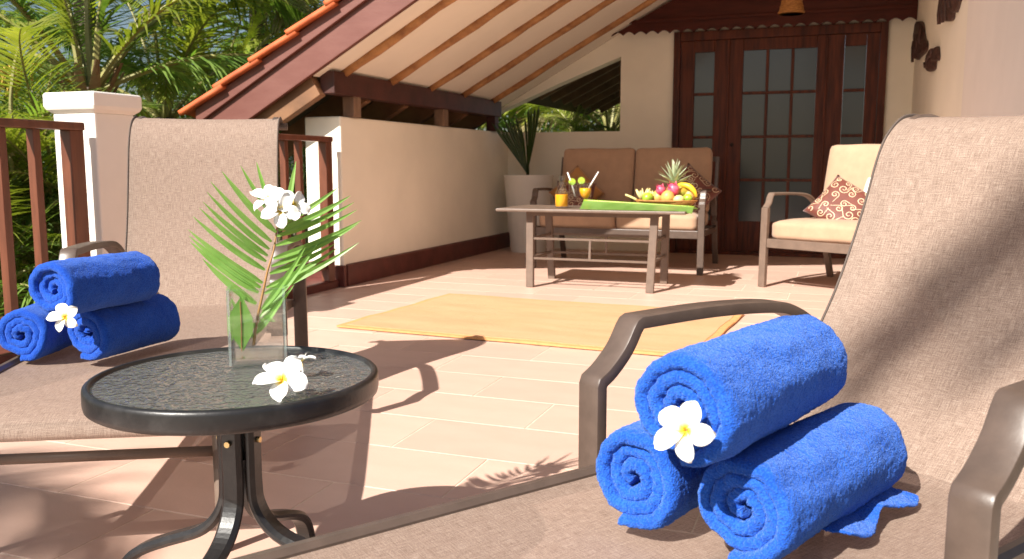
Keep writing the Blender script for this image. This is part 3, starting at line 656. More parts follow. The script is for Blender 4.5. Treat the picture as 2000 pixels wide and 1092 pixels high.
# glass vase on the table
VC = onz(507, 703, TZ); VR = R(34)
vs_ = empty('glass_vase', VC, VR); hw, hh, tw_ = .053, .145, .0055
def ring(h, z): return [(-h, -h, z), (h, -h, z), (h, h, z), (-h, h, z)]
b = MB(); b.add(ring(hw, .0005) + ring(hw, hh) + ring(hw - tw_, hh) + ring(hw - tw_, .014), [(3,2,1,0)] + [(i, (i+1) % 4, 4+(i+1) % 4, 4+i) for i in range(4)] + [(8+i, 8+(i+1) % 4, 12+(i+1) % 4, 12+i) for i in range(4)] + [(12,13,14,15)])
b.build('vase_wall', M['vaseglass'], vs_)
b = MB(); b.add(ring(hw + .0004, hh) + ring(hw - tw_, hh + .0006), [(i, (i+1) % 4, 4+(i+1) % 4, 4+i) for i in range(4)]); b.build('vase_lip', M['glassedge'], vs_)
for sx, sy in ((-1, -1), (1, -1), (1, 1), (-1, 1)):
    b = MB(); b.beam((sx * (hw - .003), sy * (hw - .003), .002), (sx * (hw - .003), sy * (hw - .003), hh), .0045, .0045, up=(0, 1, 0)); b.build('vase_edge', M['glassedge'], vs_)
b = MB(); b.box((-hw + .005, -hw + .005, .0015), (hw - .005, hw - .005, .013)); b.build('vase_base', M['vaseglass'], vs_)
b = MB(); h2 = hw - tw_ - .0006; b.box((-h2, -h2, .0146), (h2, h2, .082)); b.build('water', M['vasewater'], vs_)
tag(vs_, 'square clear glass vase half full of water on the side table', 'vase')
# cut palm frond in the vase
vdepth = (VC - _C).dot(_F)
def rp(x, y): return 340 + x / 2.73, 300 + y / 2.73
def fp(x, y, dd=0): X, Y = rp(x, y); return ondepth(X, Y, vdepth + dd)
fr = empty('cut_palm_frond', fp(425, 1020)); FO = Vector(fr.location)
ra = [fp(425, 1020, .0), fp(440, 900, .0), fp(470, 760, .0), fp(500, 620, .0), fp(530, 520, .005), fp(548, 400, .012), fp(560, 300, .02)]
b = MB(); P = smooth_path(ra, 5); b.tube([p - FO for p in P], [.0030 - .0018 * i / len(P) for i in range(len(P))], 8); b.build('rachis', M['rachis'], fr, smooth=True)
LFT = [((545,420),(255,95),1.2,-.05),((520,470),(195,150),1,-.055),((508,510),(175,205),1,-.06),((500,545),(155,258),1,-.06),((492,575),(135,290),1,-.055),((485,620),(100,335),1.05,-.05),
       ((472,690),(75,405),1.15,-.04),((462,715),(80,440),1.2,-.035),((452,740),(85,470),1.25,-.03),((440,800),(150,560),1.3,-.025),((505,250),(440,45),.7,.0),((525,330),(355,65),.8,-.03),
       ((600,330),(650,40),1.0,.03),((432,930),(345,730),1.0,-.02),((428,980),(300,760),.9,-.015)]
RGT = [((560,380),(875,180),1,.05),((556,410),(940,225),1.15,.055),((548,440),(960,260),1,.06),((543,490),(975,300),1,.06),((530,560),(1000,355),1.1,.06),((520,600),(985,372),1,.055),
       ((510,640),(860,480),1,.05),((492,715),(875,500),1,.04),((482,745),(985,475),1.1,.03),((468,830),(700,500),1.05,-.03),((456,870),(770,470),1,.01),((445,920),(640,700),1,.01),((436,960),(600,740),.9,.0)]
def leaflet(a, t, wd, dd, sgn):
    A, T = fp(*a), fp(*t, dd); d = T - A; L = d.length; n_ = _F * -1; sd_ = d.cross(n_).normalized(); rows = []
    bend = Vector((0, 0, -1)) * L * .05 + n_ * L * .04 * sgn; n = 8
    for i in range(n + 1):
        s = i / n; c = A + d * s + bend * (4 * s * (1 - s)) * .6
        hwid = .0056 * wd * min(1, .35 + s * 4) * (1 - s ** 3.2) + .0003; fold = n_ * hwid * .45
        rows.append([c - sd_ * hwid + fold, c, c + sd_ * hwid + fold])
    b = MB(); b.grid([[p - FO for p in r_] for r_ in rows]); return b.build('leaflet', M['frond'], fr, fix=False)
for i, (a, t, wd, dd) in enumerate(LFT): leaflet(a, t, wd, dd, 1)
for i, (a, t, wd, dd) in enumerate(RGT): leaflet(a, t, wd, dd, -1)
tag(fr, 'fresh green palm frond standing in the glass vase', 'palm frond')
ln = empty('vase_leaf', VC + Vector((-.022, -.012, .02)))
b = MB(); rows = []
for i in range(9):
    s = i / 8; wd = .024 * math.sin(math.pi * min(1, s * .95 + .04)); c = Vector((-.006 + .010 * s, -.004 - .012 * s, .098 * s))
    rows.append([c + _R * wd + Vector((0, 0, .004)), c + Vector((.003, .003, 0)), c - _R * wd + Vector((0, 0, .006))])
b.grid(rows); b.build('blade', M['frond'], ln, fix=False)
b = MB(); b.tube([(-.006, -.004, 0), (.0, -.01, .05), (.004, -.016, .098)], .0012, 6); b.build('midrib', M['rachis'], ln)
tag(ln, 'broad green leaf tucked into the glass vase', 'leaf')
for i, (px, py, dd, nrm, sp, sz, lb) in enumerate(((527, 392, -.030, (.1, -.8, .65), .3, .92, 'white frangipani blossom highest on the palm frond in the vase'),
                                   (548, 412, -.036, (.45, -.8, .25), 1.0, .95, 'white frangipani blossom in the middle of the cluster on the frond'),
                                   (572, 402, -.022, (.8, -.6, .35), 2.0, .85, 'white frangipani blossom on the side of the cluster towards the parapet wall'))):
    blossom(ondepth(px, py, vdepth + dd), nrm, sz, sp, lb, tube=True, grp='blossoms in the vase')
tb = onz(552, 745, TZ + .026)
blossom(tb, (.30, -.62, .72), 1.15, .9, 'white frangipani blossom lying on the glass table top beside the vase', tube=True)
blossom(onz(588, 708, TZ + .024), (-.3, .2, .95), .72, 1.4, 'half closed frangipani blossom with yellow throat on the glass table top', tube=True)

# ------------------------------------------------------------------ rug
rg = empty('rug', (-1.44, 4.43, .004), R(-3.5))
def rug_sheet(hx, hy, z0, amp, name, m):
    nx, ny = 62, 42; T = [[Vector((-hx + 2 * hx * i / nx, -hy + 2 * hy * k / ny, 0)) for k in range(ny + 1)] for i in range(nx + 1)]
    for row in T:
        for p in row:
            p.z = z0 + amp * max(0, .15 + noise.noise((p.x * 3.1, p.y * 4.3, 2))) + .0012 * noise.noise((p.x * 14, p.y * 14, 5)); p.x += .006 * noise.noise((p.y * 4, 1, 7)) * p.x / hx; p.y += .006 * noise.noise((p.x * 4, 3, 7)) * p.y / hy
    B = [[Vector((p.x, p.y, .0005)) for p in row] for row in T]; b = MB(); b.grid(T)
    b.grid([T[0], B[0]]); b.grid([T[-1], B[-1]]); b.grid([[r_[0] for r_ in T], [r_[0] for r_ in B]]); b.grid([[r_[-1] for r_ in T], [r_[-1] for r_ in B]])
    b.build(name, m, rg, smooth=False)
rug_sheet(.93, .62, .009, .007, 'border', M['rugedge']); rug_sheet(.893, .583, .0115, .007, 'straw_field', M['rug'])
tag(rg, 'golden straw rug with orange border on the tiled floor', 'rug')

# ------------------------------------------------------------------ sofa, armchair
def cushion_mesh(wx, wy, wz, name, m, puff=.02, n=14):
    b = MB(); V = {}
    bm = bmesh.new(); bmesh.ops.create_cube(bm, size=2); bmesh.ops.subdivide_edges(bm, edges=bm.edges, cuts=n, use_grid_fill=True)
    r = .035
    for v in bm.verts:
        c = v.co.copy(); h = Vector((wx / 2, wy / 2, wz / 2)); p = Vector((c.x * h.x, c.y * h.y, c.z * h.z))
        inn = Vector((max(-h.x + r, min(h.x - r, p.x)), max(-h.y + r, min(h.y - r, p.y)), max(-h.z + r, min(h.z - r, p.z))))
        d = p - inn
        if d.length > 1e-6: p = inn + d.normalized() * r
        k = (1 - c.x ** 4) * (1 - c.y ** 4) if wz < min(wx, wy) else (1 - c.x ** 4) * (1 - c.z ** 4)
        ax = 2 if wz < min(wx, wy) else 1
        p[ax] += (1 if c[ax] > 0 else -1) * puff * k * abs(c[ax])
        p += Vector((noise.noise(p * 6), noise.noise(p * 6 + Vector((9, 0, 0))), noise.noise(p * 6 + Vector((0, 9, 0))))) * .005
        v.co = p
    me = bpy.data.meshes.new(name); bm.to_mesh(me); bm.free(); me.polygons.foreach_set('use_smooth', [True] * len(me.polygons)); me.materials.append(M[m]); return me
def seatunit(name, loc, rz, wid, nseat, label, cat, m='metal', arm_h=.635):
    e = empty(name, loc, rz); hw = wid / 2; D = .74               # front at y=0, back at y=D
    for sx in (-1, 1):
        x = sx * (hw - .025)
        b = MB(); b.beam((x - sx * 0, -.012, 0), (x, .0, arm_h - .09), .05, .035, up=(0, 1, 0)); b.build('front_leg', M[m], e, bevel=.004)
        b = MB(); b.beam((x, D + .12, 0), (x, D - .02, .38), .045, .03, up=(0, 1, 0)); b.build('back_leg', M[m], e, bevel=.004)
        arm = [(x, .0, arm_h - .092)] + smooth_path([(x, .004, arm_h - .085), (x, .03, arm_h - .06), (x, .045, arm_h - .02), (x, .06, arm_h)], 3) + smooth_path([(x, .07, arm_h + .002), (x, .3, arm_h), (x, .5, arm_h - .02), (x, D - .12, arm_h - .10), (x, D - .06, .42)], 5)
        b = MB(); b.sweep(arm, rsec(.05, .02), (1, 0, 0)); b.build('armrest', M[m], e)
        b = MB(); b.beam((x, .02, .315), (x, D + .02, .30), .03, .045); b.build('side_rail', M[m], e, bevel=.003)
        b = MB(); b.beam((x, D - .04, .34), (x, D + .10, .90), .03, .04, up=(0, 1, 0)); b.build('back_post', M[m], e, bevel=.003)
    b = MB(); b.beam((-hw + .05, .0, .305), (hw - .05, .0, .305), .03, .06); b.build('seat_frame', M[m], e, bevel=.003)
    b = MB(); b.beam((-hw + .04, D, .305), (hw - .04, D, .305), .03, .05); b.build('seat_frame', M[m], e, bevel=.003)
    b = MB(); b.beam((-hw + .04, D + .10, .885), (hw - .04, D + .10, .885), .03, .04); b.build('back_frame', M[m], e, bevel=.003)
    for k in range(8): 
        b = MB(); y = .08 + k * .085; b.box((-hw + .05, y, .322), (hw - .05, y + .03, .330)); b.build('seat_slat', M[m], e)
    cw = (wid - .115) / nseat; ms = cushion_mesh(cw - .008, .66, .125, 'seat_cushion', 'cushion'); mb = cushion_mesh(cw - .006, .13, .54, 'back_cushion', 'cushion', .022)
    for k in range(nseat):
        x = -hw + .0575 + cw * (k + .5)
        link('seat_cushion', ms, e, loc=(x, .335, .394)); link('back_cushion', mb, e, loc=(x, D - .035, .708), rot=(R(-13), 0, 0))
    tag(e, label, cat); return e
sofa = seatunit('loveseat', (-1.655, 6.76, 0), R(0), 1.40, 2, 'bronze framed two seat sofa with tan cushions behind the coffee table', 'sofa')
chair = seatunit('armchair', (-.149, 6.055, 0), R(-30), .80, 1, 'bronze framed armchair with tan cushions in front of the glazed door', 'armchair', 'metalb')

# throw pillows
def pillow(name, loc, rot, size, m, label, swirls=0, seed=1, cat='pillow'):
    e = empty(name, loc); e.rotation_euler = rot; h = size / 2; th = size * .17; n = 18
    def surf(u, v, s):
        k = max(0, (1 - u ** 4) * (1 - v ** 4)) ** .55; pin = 1 - .07 * (1 - abs(u) ** 2) * abs(v) ** 3; pin2 = 1 - .07 * (1 - abs(v) ** 2) * abs(u) ** 3
        return Vector((u * h * pin2, s * (th * k), v * h * pin))
    b = MB()
    for s in (-1, 1): b.grid([[surf(-1 + 2 * i / n, -1 + 2 * k / n, s) for k in range(n + 1)] for i in range(n + 1)])
    b.build('pillow_cover', M[m], e, smooth=True)
    if swirls:
        rng = random.Random(seed); pr = MB()
        def ribbon(pts, wd=.0023):
            rows = []
            for i, (u, v) in enumerate(pts):
                if abs(u) > .94 or abs(v) > .94: 
                    if len(rows) > 1: pr.grid(rows)
                    rows = []; continue
                a = pts[max(i-1, 0)]; c = pts[min(i+1, len(pts)-1)]; dx, dy = c[0]-a[0], c[1]-a[1]; l = math.hypot(dx, dy) or 1
                ww = wd / h * (.55 + .45 * math.sin(math.pi * i / (len(pts)-1)))
                q = [surf(u + sg * -dy / l * ww, v + sg * dx / l * ww, -1) + Vector((0, -.0018, 0)) for sg in (-1, 0, 1)]; rows.append(q)
            if len(rows) > 1: pr.grid(rows)
        cs = []
        for gx in range(5):
            for gy in range(5): cs.append((-.78 + .39 * gx + rng.uniform(-.08, .08), -.78 + .39 * gy + rng.uniform(-.08, .08)))
        for (cx, cy) in cs:
            a0 = rng.uniform(0, 6.28); sg = rng.choice((-1, 1)); rad = rng.uniform(.12, .20)
            pts = [(cx + rad * (1 - .85 * t) * math.cos(a0 + sg * t * 9), cy + rad * (1 - .85 * t) * math.sin(a0 + sg * t * 9)) for t in [i / 26 for i in range(27)]]
            tl = [(pts[0][0] + (1 - t) * .24 * math.cos(a0 - sg * 1.2) , pts[0][1] + (1 - t) * .24 * math.sin(a0 - sg * 1.2)) for t in [i / 6 for i in range(6)]]
            ribbon(tl + pts)
        pr.build('swirl_print', M['swirl'], e, smooth=True, fix=False)
    tag(e, label, cat); return e
pillow('throw_pillow', (.02, 6.34, .555), (R(-40), R(30), R(-20)), .37, 'pillow', 'brown throw pillow with cream swirls propped on the armchair', 1, 4)
pillow('throw_pillow', (.27, 6.46, .60), (R(-25), R(0), R(-35)), .34, 'whitep', 'white throw pillow half hidden behind the brown one on the armchair', 0)
pillow('throw_pillow', (-2.10, 7.22, .60), (R(-16), R(45), R(6)), .34, 'tanp', 'golden brown throw pillow standing on its corner on the sofa', 0)
pillow('throw_pillow', (-2.06, 7.00, .545), (R(-24), R(3), R(4)), .33, 'pillow', 'dark brown patterned throw pillow behind the juice glasses', 1, 8)
pillow('throw_pillow', (-1.13, 7.10, .61), (R(-22), R(38), R(-10)), .36, 'pillow', 'dark brown patterned throw pillow behind the pineapple on the sofa', 1, 15)

# ------------------------------------------------------------------ coffee table and what stands on it
CTZ = .54
ct = empty('coffee_table', (-1.56, 5.91, 0))
b = MB(); b.box((-.645, -.31, CTZ - .02), (.645, .31, CTZ)); b.build('table_top', M['metalb'], ct, bevel=.005)
for sx in (-1, 1):
    for sy in (-1, 1):
        b = MB(); b.beam((sx * .415, sy * .245, 0), (sx * .43, sy * .20, CTZ - .021), .052, .034, up=(0, 1, 0)); b.build('leg', M['metalb'], ct, bevel=.004)
    for z in (.20, .335):
        b = MB(); b.beam((sx * .42, -.21, z), (sx * .42, .21, z), .016, .016); b.build('stretcher', M['metalb'], ct)
for sy in (-1, 1):
    for z in (.20, .335):
        b = MB(); y = sy * (.243 - .08 * z); b.beam((-.40, y, z), (.40, y, z), .014, .014); b.build('stretcher', M['metalb'], ct)
    b = MB(); b.beam((.0, sy * .225, .207), (.0, sy * .215, .328), .014, .014, up=(0, 1, 0)); b.build('upright', M['metalb'], ct)
b = MB(); b.box((-.44, -.22, CTZ - .05), (.44, .22, CTZ - .0205)); b.build('apron', M['metalb'], ct)
tag(ct, 'low rectangular bronze coffee table between rug and sofa', 'coffee table')
def onct(px, Y): p = ony(px, 405, Y); return Vector((p.x, Y, CTZ))
# carafe
c0 = onct(1097, 5.80); cf = empty('juice_carafe', c0)
prof = [(.0, .002), (.044, .0025), (.047, .01), (.047, .085), (.044, .105), (.03, .135), (.022, .16), (.021, .205), (.027, .222), (.025, .222), (.0195, .204), (.0205, .16), (.0285, .135), (.0425, .104), (.0455, .085), (.0455, .012), (.0, .0105)]
b = MB(); b.lathe(prof, 24); b.build('glass_body', M['glass'], cf, smooth=True)
b = MB(); b.lathe([(0, .011), (.0452, .012), (.0452, .093), (0, .093)], 24); b.build('juice', M['juice'], cf, smooth=False)
tag(cf, 'glass carafe half full of orange juice on the coffee table', 'carafe')
def goblet(loc, label, juice, straw=(.04, .0, .13), lime=False):
    e = empty('goblet', loc)
    b = MB(); b.lathe([(.0, .001), (.034, .001), (.034, .003), (.006, .008), (.004, .02), (.004, .05), (.012, .06), (.034, .085), (.042, .115), (.04, .15), (.036, .175), (.035, .175), (.039, .15), (.0405, .115), (.033, .087), (.010, .062), (.0, .060)], 24); b.build('glass_bowl', M['glass'], e, smooth=True)
    if juice: b = MB(); b.lathe([(0, .063), (.010, .0645), (.0325, .088), (.040, .115), (.0395, .138), (0, .138)], 24); b.build('juice', M['juice'], e, smooth=True)
    tag(e, label, 'glass')
    s = straw; o = MB(); o.tube([(loc[0] - s[0] * .15, loc[1], loc[2] + .075), (loc[0] + s[0] * .6, loc[1] + s[1] * .6, loc[2] + .16), (loc[0] + s[0] * 1.5, loc[1] + s[1], loc[2] + .16 + s[2] * .55)], .005, 8)
    return e, o
e1, o1 = goblet(onct(1143, 5.80), 'stemmed glass of orange juice next to the banana leaf', True, (.06, .0, .16))
tag(o1.build('drinking_straw', M['straw'], smooth=True), 'pale drinking straw leaning out of the orange juice glass', 'straw')
e2, o2 = goblet(onct(1122, 5.92), 'empty stemmed glass between carafe and orange juice glass', False, (-.035, .0, .15))
tag(o2.build('drinking_straw', M['straw'], smooth=True), 'pale drinking straw in the empty glass next to the carafe', 'straw')
def slice_(loc, label):
    e = empty('lime_slice', loc); e.rotation_euler = (R(80), R(10), R(15)); e.scale = (.72,) * 3
    b = MB(); b.lathe([(0, -.003), (.030, -.003), (.030, .003), (0, .003)], 24); b.build('flesh', M['limeflesh'], e)
    b = MB(); b.lathe([(.030, -.0035), (.0335, -.003), (.0335, .003), (.030, .0035)], 24); b.build('rind', M['lime'], e)
    tag(e, label, 'lime slice')
slice_(onct(1135, 5.80) + Vector((0, .0, .188)), 'round lime slice on the rim of the orange juice glass')
slice_(onct(1117, 5.92) + Vector((0, .0, .178)), 'lime slice on the rim of the empty stemmed glass')
# banana leaf
bl = empty('banana_leaf', (-1.26, 5.80, CTZ)); rows = []; n = 22
for i in range(n + 1):
    t = i / n; x = -.365 + .74 * t; wd = .155 * min(1, .75 + t * 3) * (1 - max(0, t - .9) * 4); rg_ = .052 - .030 * t
    wav = .004 * math.sin(t * 23); drop = .03 * max(0, (t - .88) / .12)
    rows.append([(x, -wd - .03, .003 + wav * .3 + .0 - drop * .6), (x, -wd * .66 - .02, .016 + wav - drop * .2 + .3 * rg_ * .4), (x, -.06, rg_ * .95), (x, -.045, rg_ + .004), (x, .05, .012 + .003), (x, .12, .004 + wav * .3)])
b = MB(); b.grid(rows); o = b.build('blade', M['banana'], bl, smooth=True, fix=False)
b = MB(); b.tube([(r_[3][0], r_[3][1], r_[3][2]) for r_ in rows], [.008 - .004 * i / n for i in range(n + 1)], 8); b.build('midrib', M['lime'], bl, smooth=True)
tag(bl, 'long green banana leaf lying under the fruit tray', 'leaf')
# fruit tray and fruit
TX, TY, TZ0 = -1.11, 5.97, CTZ + .022
ft = empty('fruit_tray', (TX, TY, CTZ)); prof = [(0, .022), (.16, .022), (.205, .055), (.212, .056), (.168, .016), (0, .016)]
b = MB(); b.lathe(prof, 40); o = b.build('woven_bowl', M['wicker'], ft, smooth=True); o.scale = (1, .72, 1)
b = MB(); b.tube([(.208 * math.cos(a), .15 * math.sin(a), .056) for a in [2 * math.pi * k / 40 for k in range(41)]], .006, 8); b.build('rim', M['wicker'], ft, smooth=True)
for k in range(3):
    b = MB(); r_ = .172 + .012 * k; b.tube([(r_ * math.cos(a), r_ * .72 * math.sin(a), .026 + .010 * k) for a in [2 * math.pi * j / 36 for j in range(37)]], .004, 6); b.build('wicker_band', M['wicker'], ft, smooth=True)
tag(ft, 'oval woven fruit tray on the coffee table', 'tray')
def fruit(name, x, y, z, rad, stretch, m, label, cat, rot=(0, 0, 0), top=None):
    b = MB(); P = [(max(1e-6, rad * math.sin(math.pi * k / 14) * (1 + .06 * math.cos(math.pi * k / 14))), -rad * stretch * math.cos(math.pi * k / 14)) for k in range(15)]
    P[0] = (0, P[0][1]); P[-1] = (0, P[-1][1])
    b.lathe(P, 20); o = b.build(name, M[m], smooth=True, loc=(TX + x, TY + y, CTZ + z)); o.rotation_euler = rot
    c = MB(); c.tube([(0, 0, rad * stretch * .97), (.002, 0, rad * stretch * 1.08)], .004, 6); s = c.build('stem', M['stalk'], o)
    tag(o, label, cat); return o
fruit('lime', -.105, -.085, .074, .036, 1.08, 'lime', 'yellow green lime at the front of the fruit tray', 'lime', (0, 1.2, .3))
fruit('mango', -.04, -.02, .085, .046, 1.3, 'papaya', 'orange pink mango in the middle of the fruit tray', 'mango', (0, 1.0, 1.2))
fruit('mango', .03, -.095, .080, .046, 1.05, 'papaya', 'round peach coloured mango next to the pink dragon fruit', 'mango', (.3, .4, 0))
fruit('lime', .105, -.095, .066, .030, 1.2, 'pulp', 'pale yellow fruit low at the front rim of the tray', 'fruit', (0, 1.4, .5))
fruit('lime', .155, -.055, .072, .031, 1.15, 'lime', 'green lime at the tray end away from the glasses', 'lime', (0, 1.3, -.4))
fruit('mango', .095, .02, .115, .050, 1.45, 'mango', 'yellow green mango high on the fruit tray', 'mango', (0, 1.35, .35))
fruit('mango', .15, .03, .090, .045, 1.2, 'papaya', 'orange mango behind the green lime on the tray', 'mango', (0, 1.2, -.3))
def bananas():
    e = empty('banana', (TX + .13, TY - .005, CTZ + .10))
    b = MB(); P = smooth_path([(-.06, .02, .055), (-.02, .0, .062), (.03, -.01, .05), (.065, -.01, .015), (.075, 0, -.02)], 5); n = len(P)
    b.tube(P, [.006 + .013 * math.sin(math.pi * min(1, (i + 1) / n)) for i in range(n)], 10); b.build('skin', M['banana_f'], e, smooth=True)
    tag(e, 'curved yellow banana draped over the fruit on the tray', 'banana')
bananas()
def dragon(x, y, z, label, s=1.0):
    e = empty('dragon_fruit', (TX + x, TY + y, CTZ + z)); e.scale = (s,) * 3
    b = MB(); b.lathe([(0, -.045)] + [(.04 * math.sin(math.pi * k / 10), -.045 * math.cos(math.pi * k / 10)) for k in range(1, 10)] + [(0, .045)], 18); b.build('flesh', M['pink'], e, smooth=True)
    rng = random.Random(int(x * 1000)); b = MB()
    for k in range(13):
        a = k * 2.4; el = -.9 + 1.9 * k / 12; d = Vector((math.cos(a) * math.cos(el), math.sin(a) * math.cos(el), math.sin(el))); sd_ = d.cross(Vector((0, 0, 1))).normalized(); up = Vector((0, 0, 1))
        base = d * .038; tip = d * .058 + up * .018
        b.add([base - sd_ * .012, base + sd_ * .012, tip, base + d * .006 + up * .004], [(0, 3, 2), (3, 1, 2), (0, 1, 3)])
    b.build('scales', M['pink'], e, fix=False); tag(e, label, 'dragon fruit')
dragon(-.025, -.055, .125, 'bright pink dragon fruit wedge towards the juice glasses', .8)
dragon(.060, -.055, .130, 'bright pink dragon fruit directly below the pineapple crown', 1.0)
for i, (x, y, lb) in enumerate(((-.15, -.035, 'spiky pale cut fruit at the tray end nearest the glasses'), (-.09, .005, 'spiky pale cut fruit behind the lime on the tray'))):
    b = MB(); rng = random.Random(i); 
    for k in range(16):
        a = k * .9; b.tube([(0, 0, 0), (.03 * math.cos(a), .03 * math.sin(a), .03 + .03 * rng.random()), (.05 * math.cos(a), .04 * math.sin(a), .055 + .035 * rng.random())], [.012, .009, .002], 6)
    tag(b.build('cut_fruit', M['pulp'], smooth=True, loc=(TX + x, TY + y, CTZ + .05)), lb, 'fruit')
b = MB(); b.tube(smooth_path([(-.19, -.05, .07), (-.22, -.06, .085), (-.265, -.07, .105)], 4), [.008] * 8 + [.002], 8)
tag(b.build('banana_flower', M['pulp'], smooth=True, loc=(TX, TY, CTZ - .01)), 'pale pointed fruit tip sticking out over the tray rim', 'fruit')
pa = empty('pineapple', (TX + .045, TY + .045, CTZ + .03))
b = MB(); P = [(0, 0)] + [(.062 * math.sin(math.pi * (.12 + .76 * k / 10)) ** .7, .13 * k / 10) for k in range(11)] + [(0, .132)]; b.lathe(P, 22); b.build('body', M['pine'], pa, smooth=True)
rng = random.Random(5)
for k in range(30):
    a = k * 2.399; t = k / 29; L = .155 - .02 * t + .03 * t; el = R(14 + 68 * t); b = MB(); rows = []
    d = Vector((math.cos(a) * math.cos(el), math.sin(a) * math.cos(el), math.sin(el))); sd_ = d.cross(Vector((0, 0, 1))).normalized()
    for i in range(6):
        s = i / 5; c = Vector((0, 0, .125 + .02 * t)) + d * L * s + Vector((0, 0, -1)) * .03 * s * s * (1 - t) * .8; wd = .017 * (1 - s) ** .7 + .0006
        up = sd_.cross(d); rows.append([c - sd_ * wd + up * wd * .5, c, c + sd_ * wd + up * wd * .5])
    b.grid(rows); b.build('crown_leaf', M['crown'], pa, fix=False)
tag(pa, 'pineapple with spiky grey green crown standing on the fruit tray', 'pineapple')

# ------------------------------------------------------------------ planter in the corner
pt_ = empty('planter', (-2.83, 8.06, 0))
b = MB(); b.lathe([(0, .0), (.165, .0), (.17, .01), (.235, .715), (.24, .725), (.24, .74), (.215, .742), (.205, .69), (0, .69)], 48); b.build('pot', M['pot'], pt_, smooth=True).modifiers.new('e', 'EDGE_SPLIT').split_angle = R(35)
b = MB(); b.lathe([(0, .70), (.2, .695)], 32); b.build('soil', M['soil'], pt_)
tag(pt_, 'tall tapered white planter in the corner beside the sofa', 'planter')
sp = empty('coconut_sprout', (-2.83, 8.03, .70))
b = MB(); b.tube([(0, 0, -.01), (.004, 0, .1), (.0, 0, .32)], [.02, .014, .006], 8); b.build('stem', M['sprout'], sp, smooth=True)
for (nf, d0, d1, L0, fuse) in ((8, -2, -36, .56, .72), (5, 0, 15, .62, .90)):
    for k in range(nf):                                     # pleats of a bifid leaf
        a0 = d0 + (d1 - d0) * k / nf; a1 = d0 + (d1 - d0) * (k + 1.0) / nf; L = L0 + .035 * math.sin(k * 2.1) - (.10 if k == 0 else .04 if k == 1 else 0); b = MB(); rows = []
        for i in range(13):
            q_ = i / 12; z = .0 + L * q_
            wtip = 1.04 if q_ < fuse else 1.04 - 1.0 * ((q_ - fuse) / (1 - fuse)) ** 1.2; am = R((a0 + a1) / 2); half = R((a1 - a0) / 2) * wtip
            rows.append([(math.sin(t) * z, -.015 - .10 * q_ * q_ + (.005 * q_ if jj != 1 else -.006 * q_), math.cos(t) * z + .05) for jj, t in enumerate((am - half, am, am + half))])
        b.grid(rows); b.build('leaf_pleat', M['sprout'], sp, fix=False)
tag(sp, 'dark green v shaped coconut sprout leaf rising from the white planter', 'plant')

# ------------------------------------------------------------------ garden palms
def frond_mesh(name, L, el0, droop, m, nl=44, seed=0, ll=.62, hang=.5):
    rng = random.Random(seed); b = MB(); P = []; a = el0; p = Vector((0, 0, 0)); n = 24
    for i in range(n + 1):
        P.append(p.copy()); a -= droop / n * (.4 + 1.4 * i / n); p = p + Vector((math.cos(a), 0, math.sin(a))) * (L / n)
    b.tube(P, [.026 * (1 - i / n) * L / 2.6 + .004 for i in range(n + 1)], 5); nst = len(b.f)
    for k in range(nl):
        t = .16 + .83 * k / (nl - 1); i = min(n - 1, int(t * n)); fr_ = t * n - i; c = P[i].lerp(P[i+1], fr_); tg = (P[i+1] - P[i]).normalized(); up = Vector((0, -1, 0)).cross(tg) * -1
        if up.z < 0 and abs(tg.z) < .9: up = -up
        for sy in (-1, 1):
            lf = 1.15 * ll * L / 2.6 * (math.sin(math.pi * min(1, .18 + t * .80)) ** .6) * rng.uniform(.85, 1.1); fwd = .55 + .5 * t
            d = (tg * fwd + Vector((0, sy, 0)) * (1.05 - .45 * t) + up * rng.uniform(.0, .35)).normalized(); hg = hang * rng.uniform(.6, 1.5); q = c.copy(); wd = .0145 * L / 2.6
            sv = d.cross(Vector((0, 0, 1))).normalized(); sv = (sv + up * .3 * sy).normalized(); rows = []
            for s in range(4):
                w_ = wd * (1, 1.15, .8, .05)[s]; rows.append([q - sv * w_, q + sv * w_])
                d = (d + Vector((0, 0, -1)) * hg * .45).normalized(); q = q + d * lf / 3
            b.grid(rows)
    me = b.mesh(name, M['stalk'], False, fix=False); me.materials.append(m)
    me.polygons.foreach_set('material_index', [0] * nst + [1] * (len(me.polygons) - nst)); return me
FR = {}
for key, m in (('g', 'palm'), ('y', 'palmy'), ('d', 'palmd')):
    FR[key] = [frond_mesh('frond', 2.6, R(80), R(45), M[m], 56, 1, hang=.35), frond_mesh('frond', 2.6, R(58), R(75), M[m], 62, 2, hang=.5),
               frond_mesh('frond', 2.6, R(34), R(80), M[m], 62, 3, hang=.6), frond_mesh('frond', 2.5, R(5), R(70), M[m], 56, 4, hang=.75)]
ARC = {k: [frond_mesh('frond', 1.5, R(74), R(70), M[m], 34, 11, ll=.75, hang=.3), frond_mesh('frond', 1.4, R(55), R(85), M[m], 34, 12, ll=.75, hang=.4)] for k, m in (('g', 'palm'), ('y', 'palmy'))}
def trunk_mb(h, r0, r1, lean, seed):
    b = MB(); n = 30; P = []; rr = []
    for i in range(n + 1):
        t = i / n; P.append((lean[0] * (t - 1) ** 2 * 1.0, lean[1] * (t - 1) ** 2, -h * (1 - t))); rr.append((r0 + (r1 - r0) * t) * (1 + (.05 if i % 2 else 0)))
    b.tube(P, rr, 12); return b
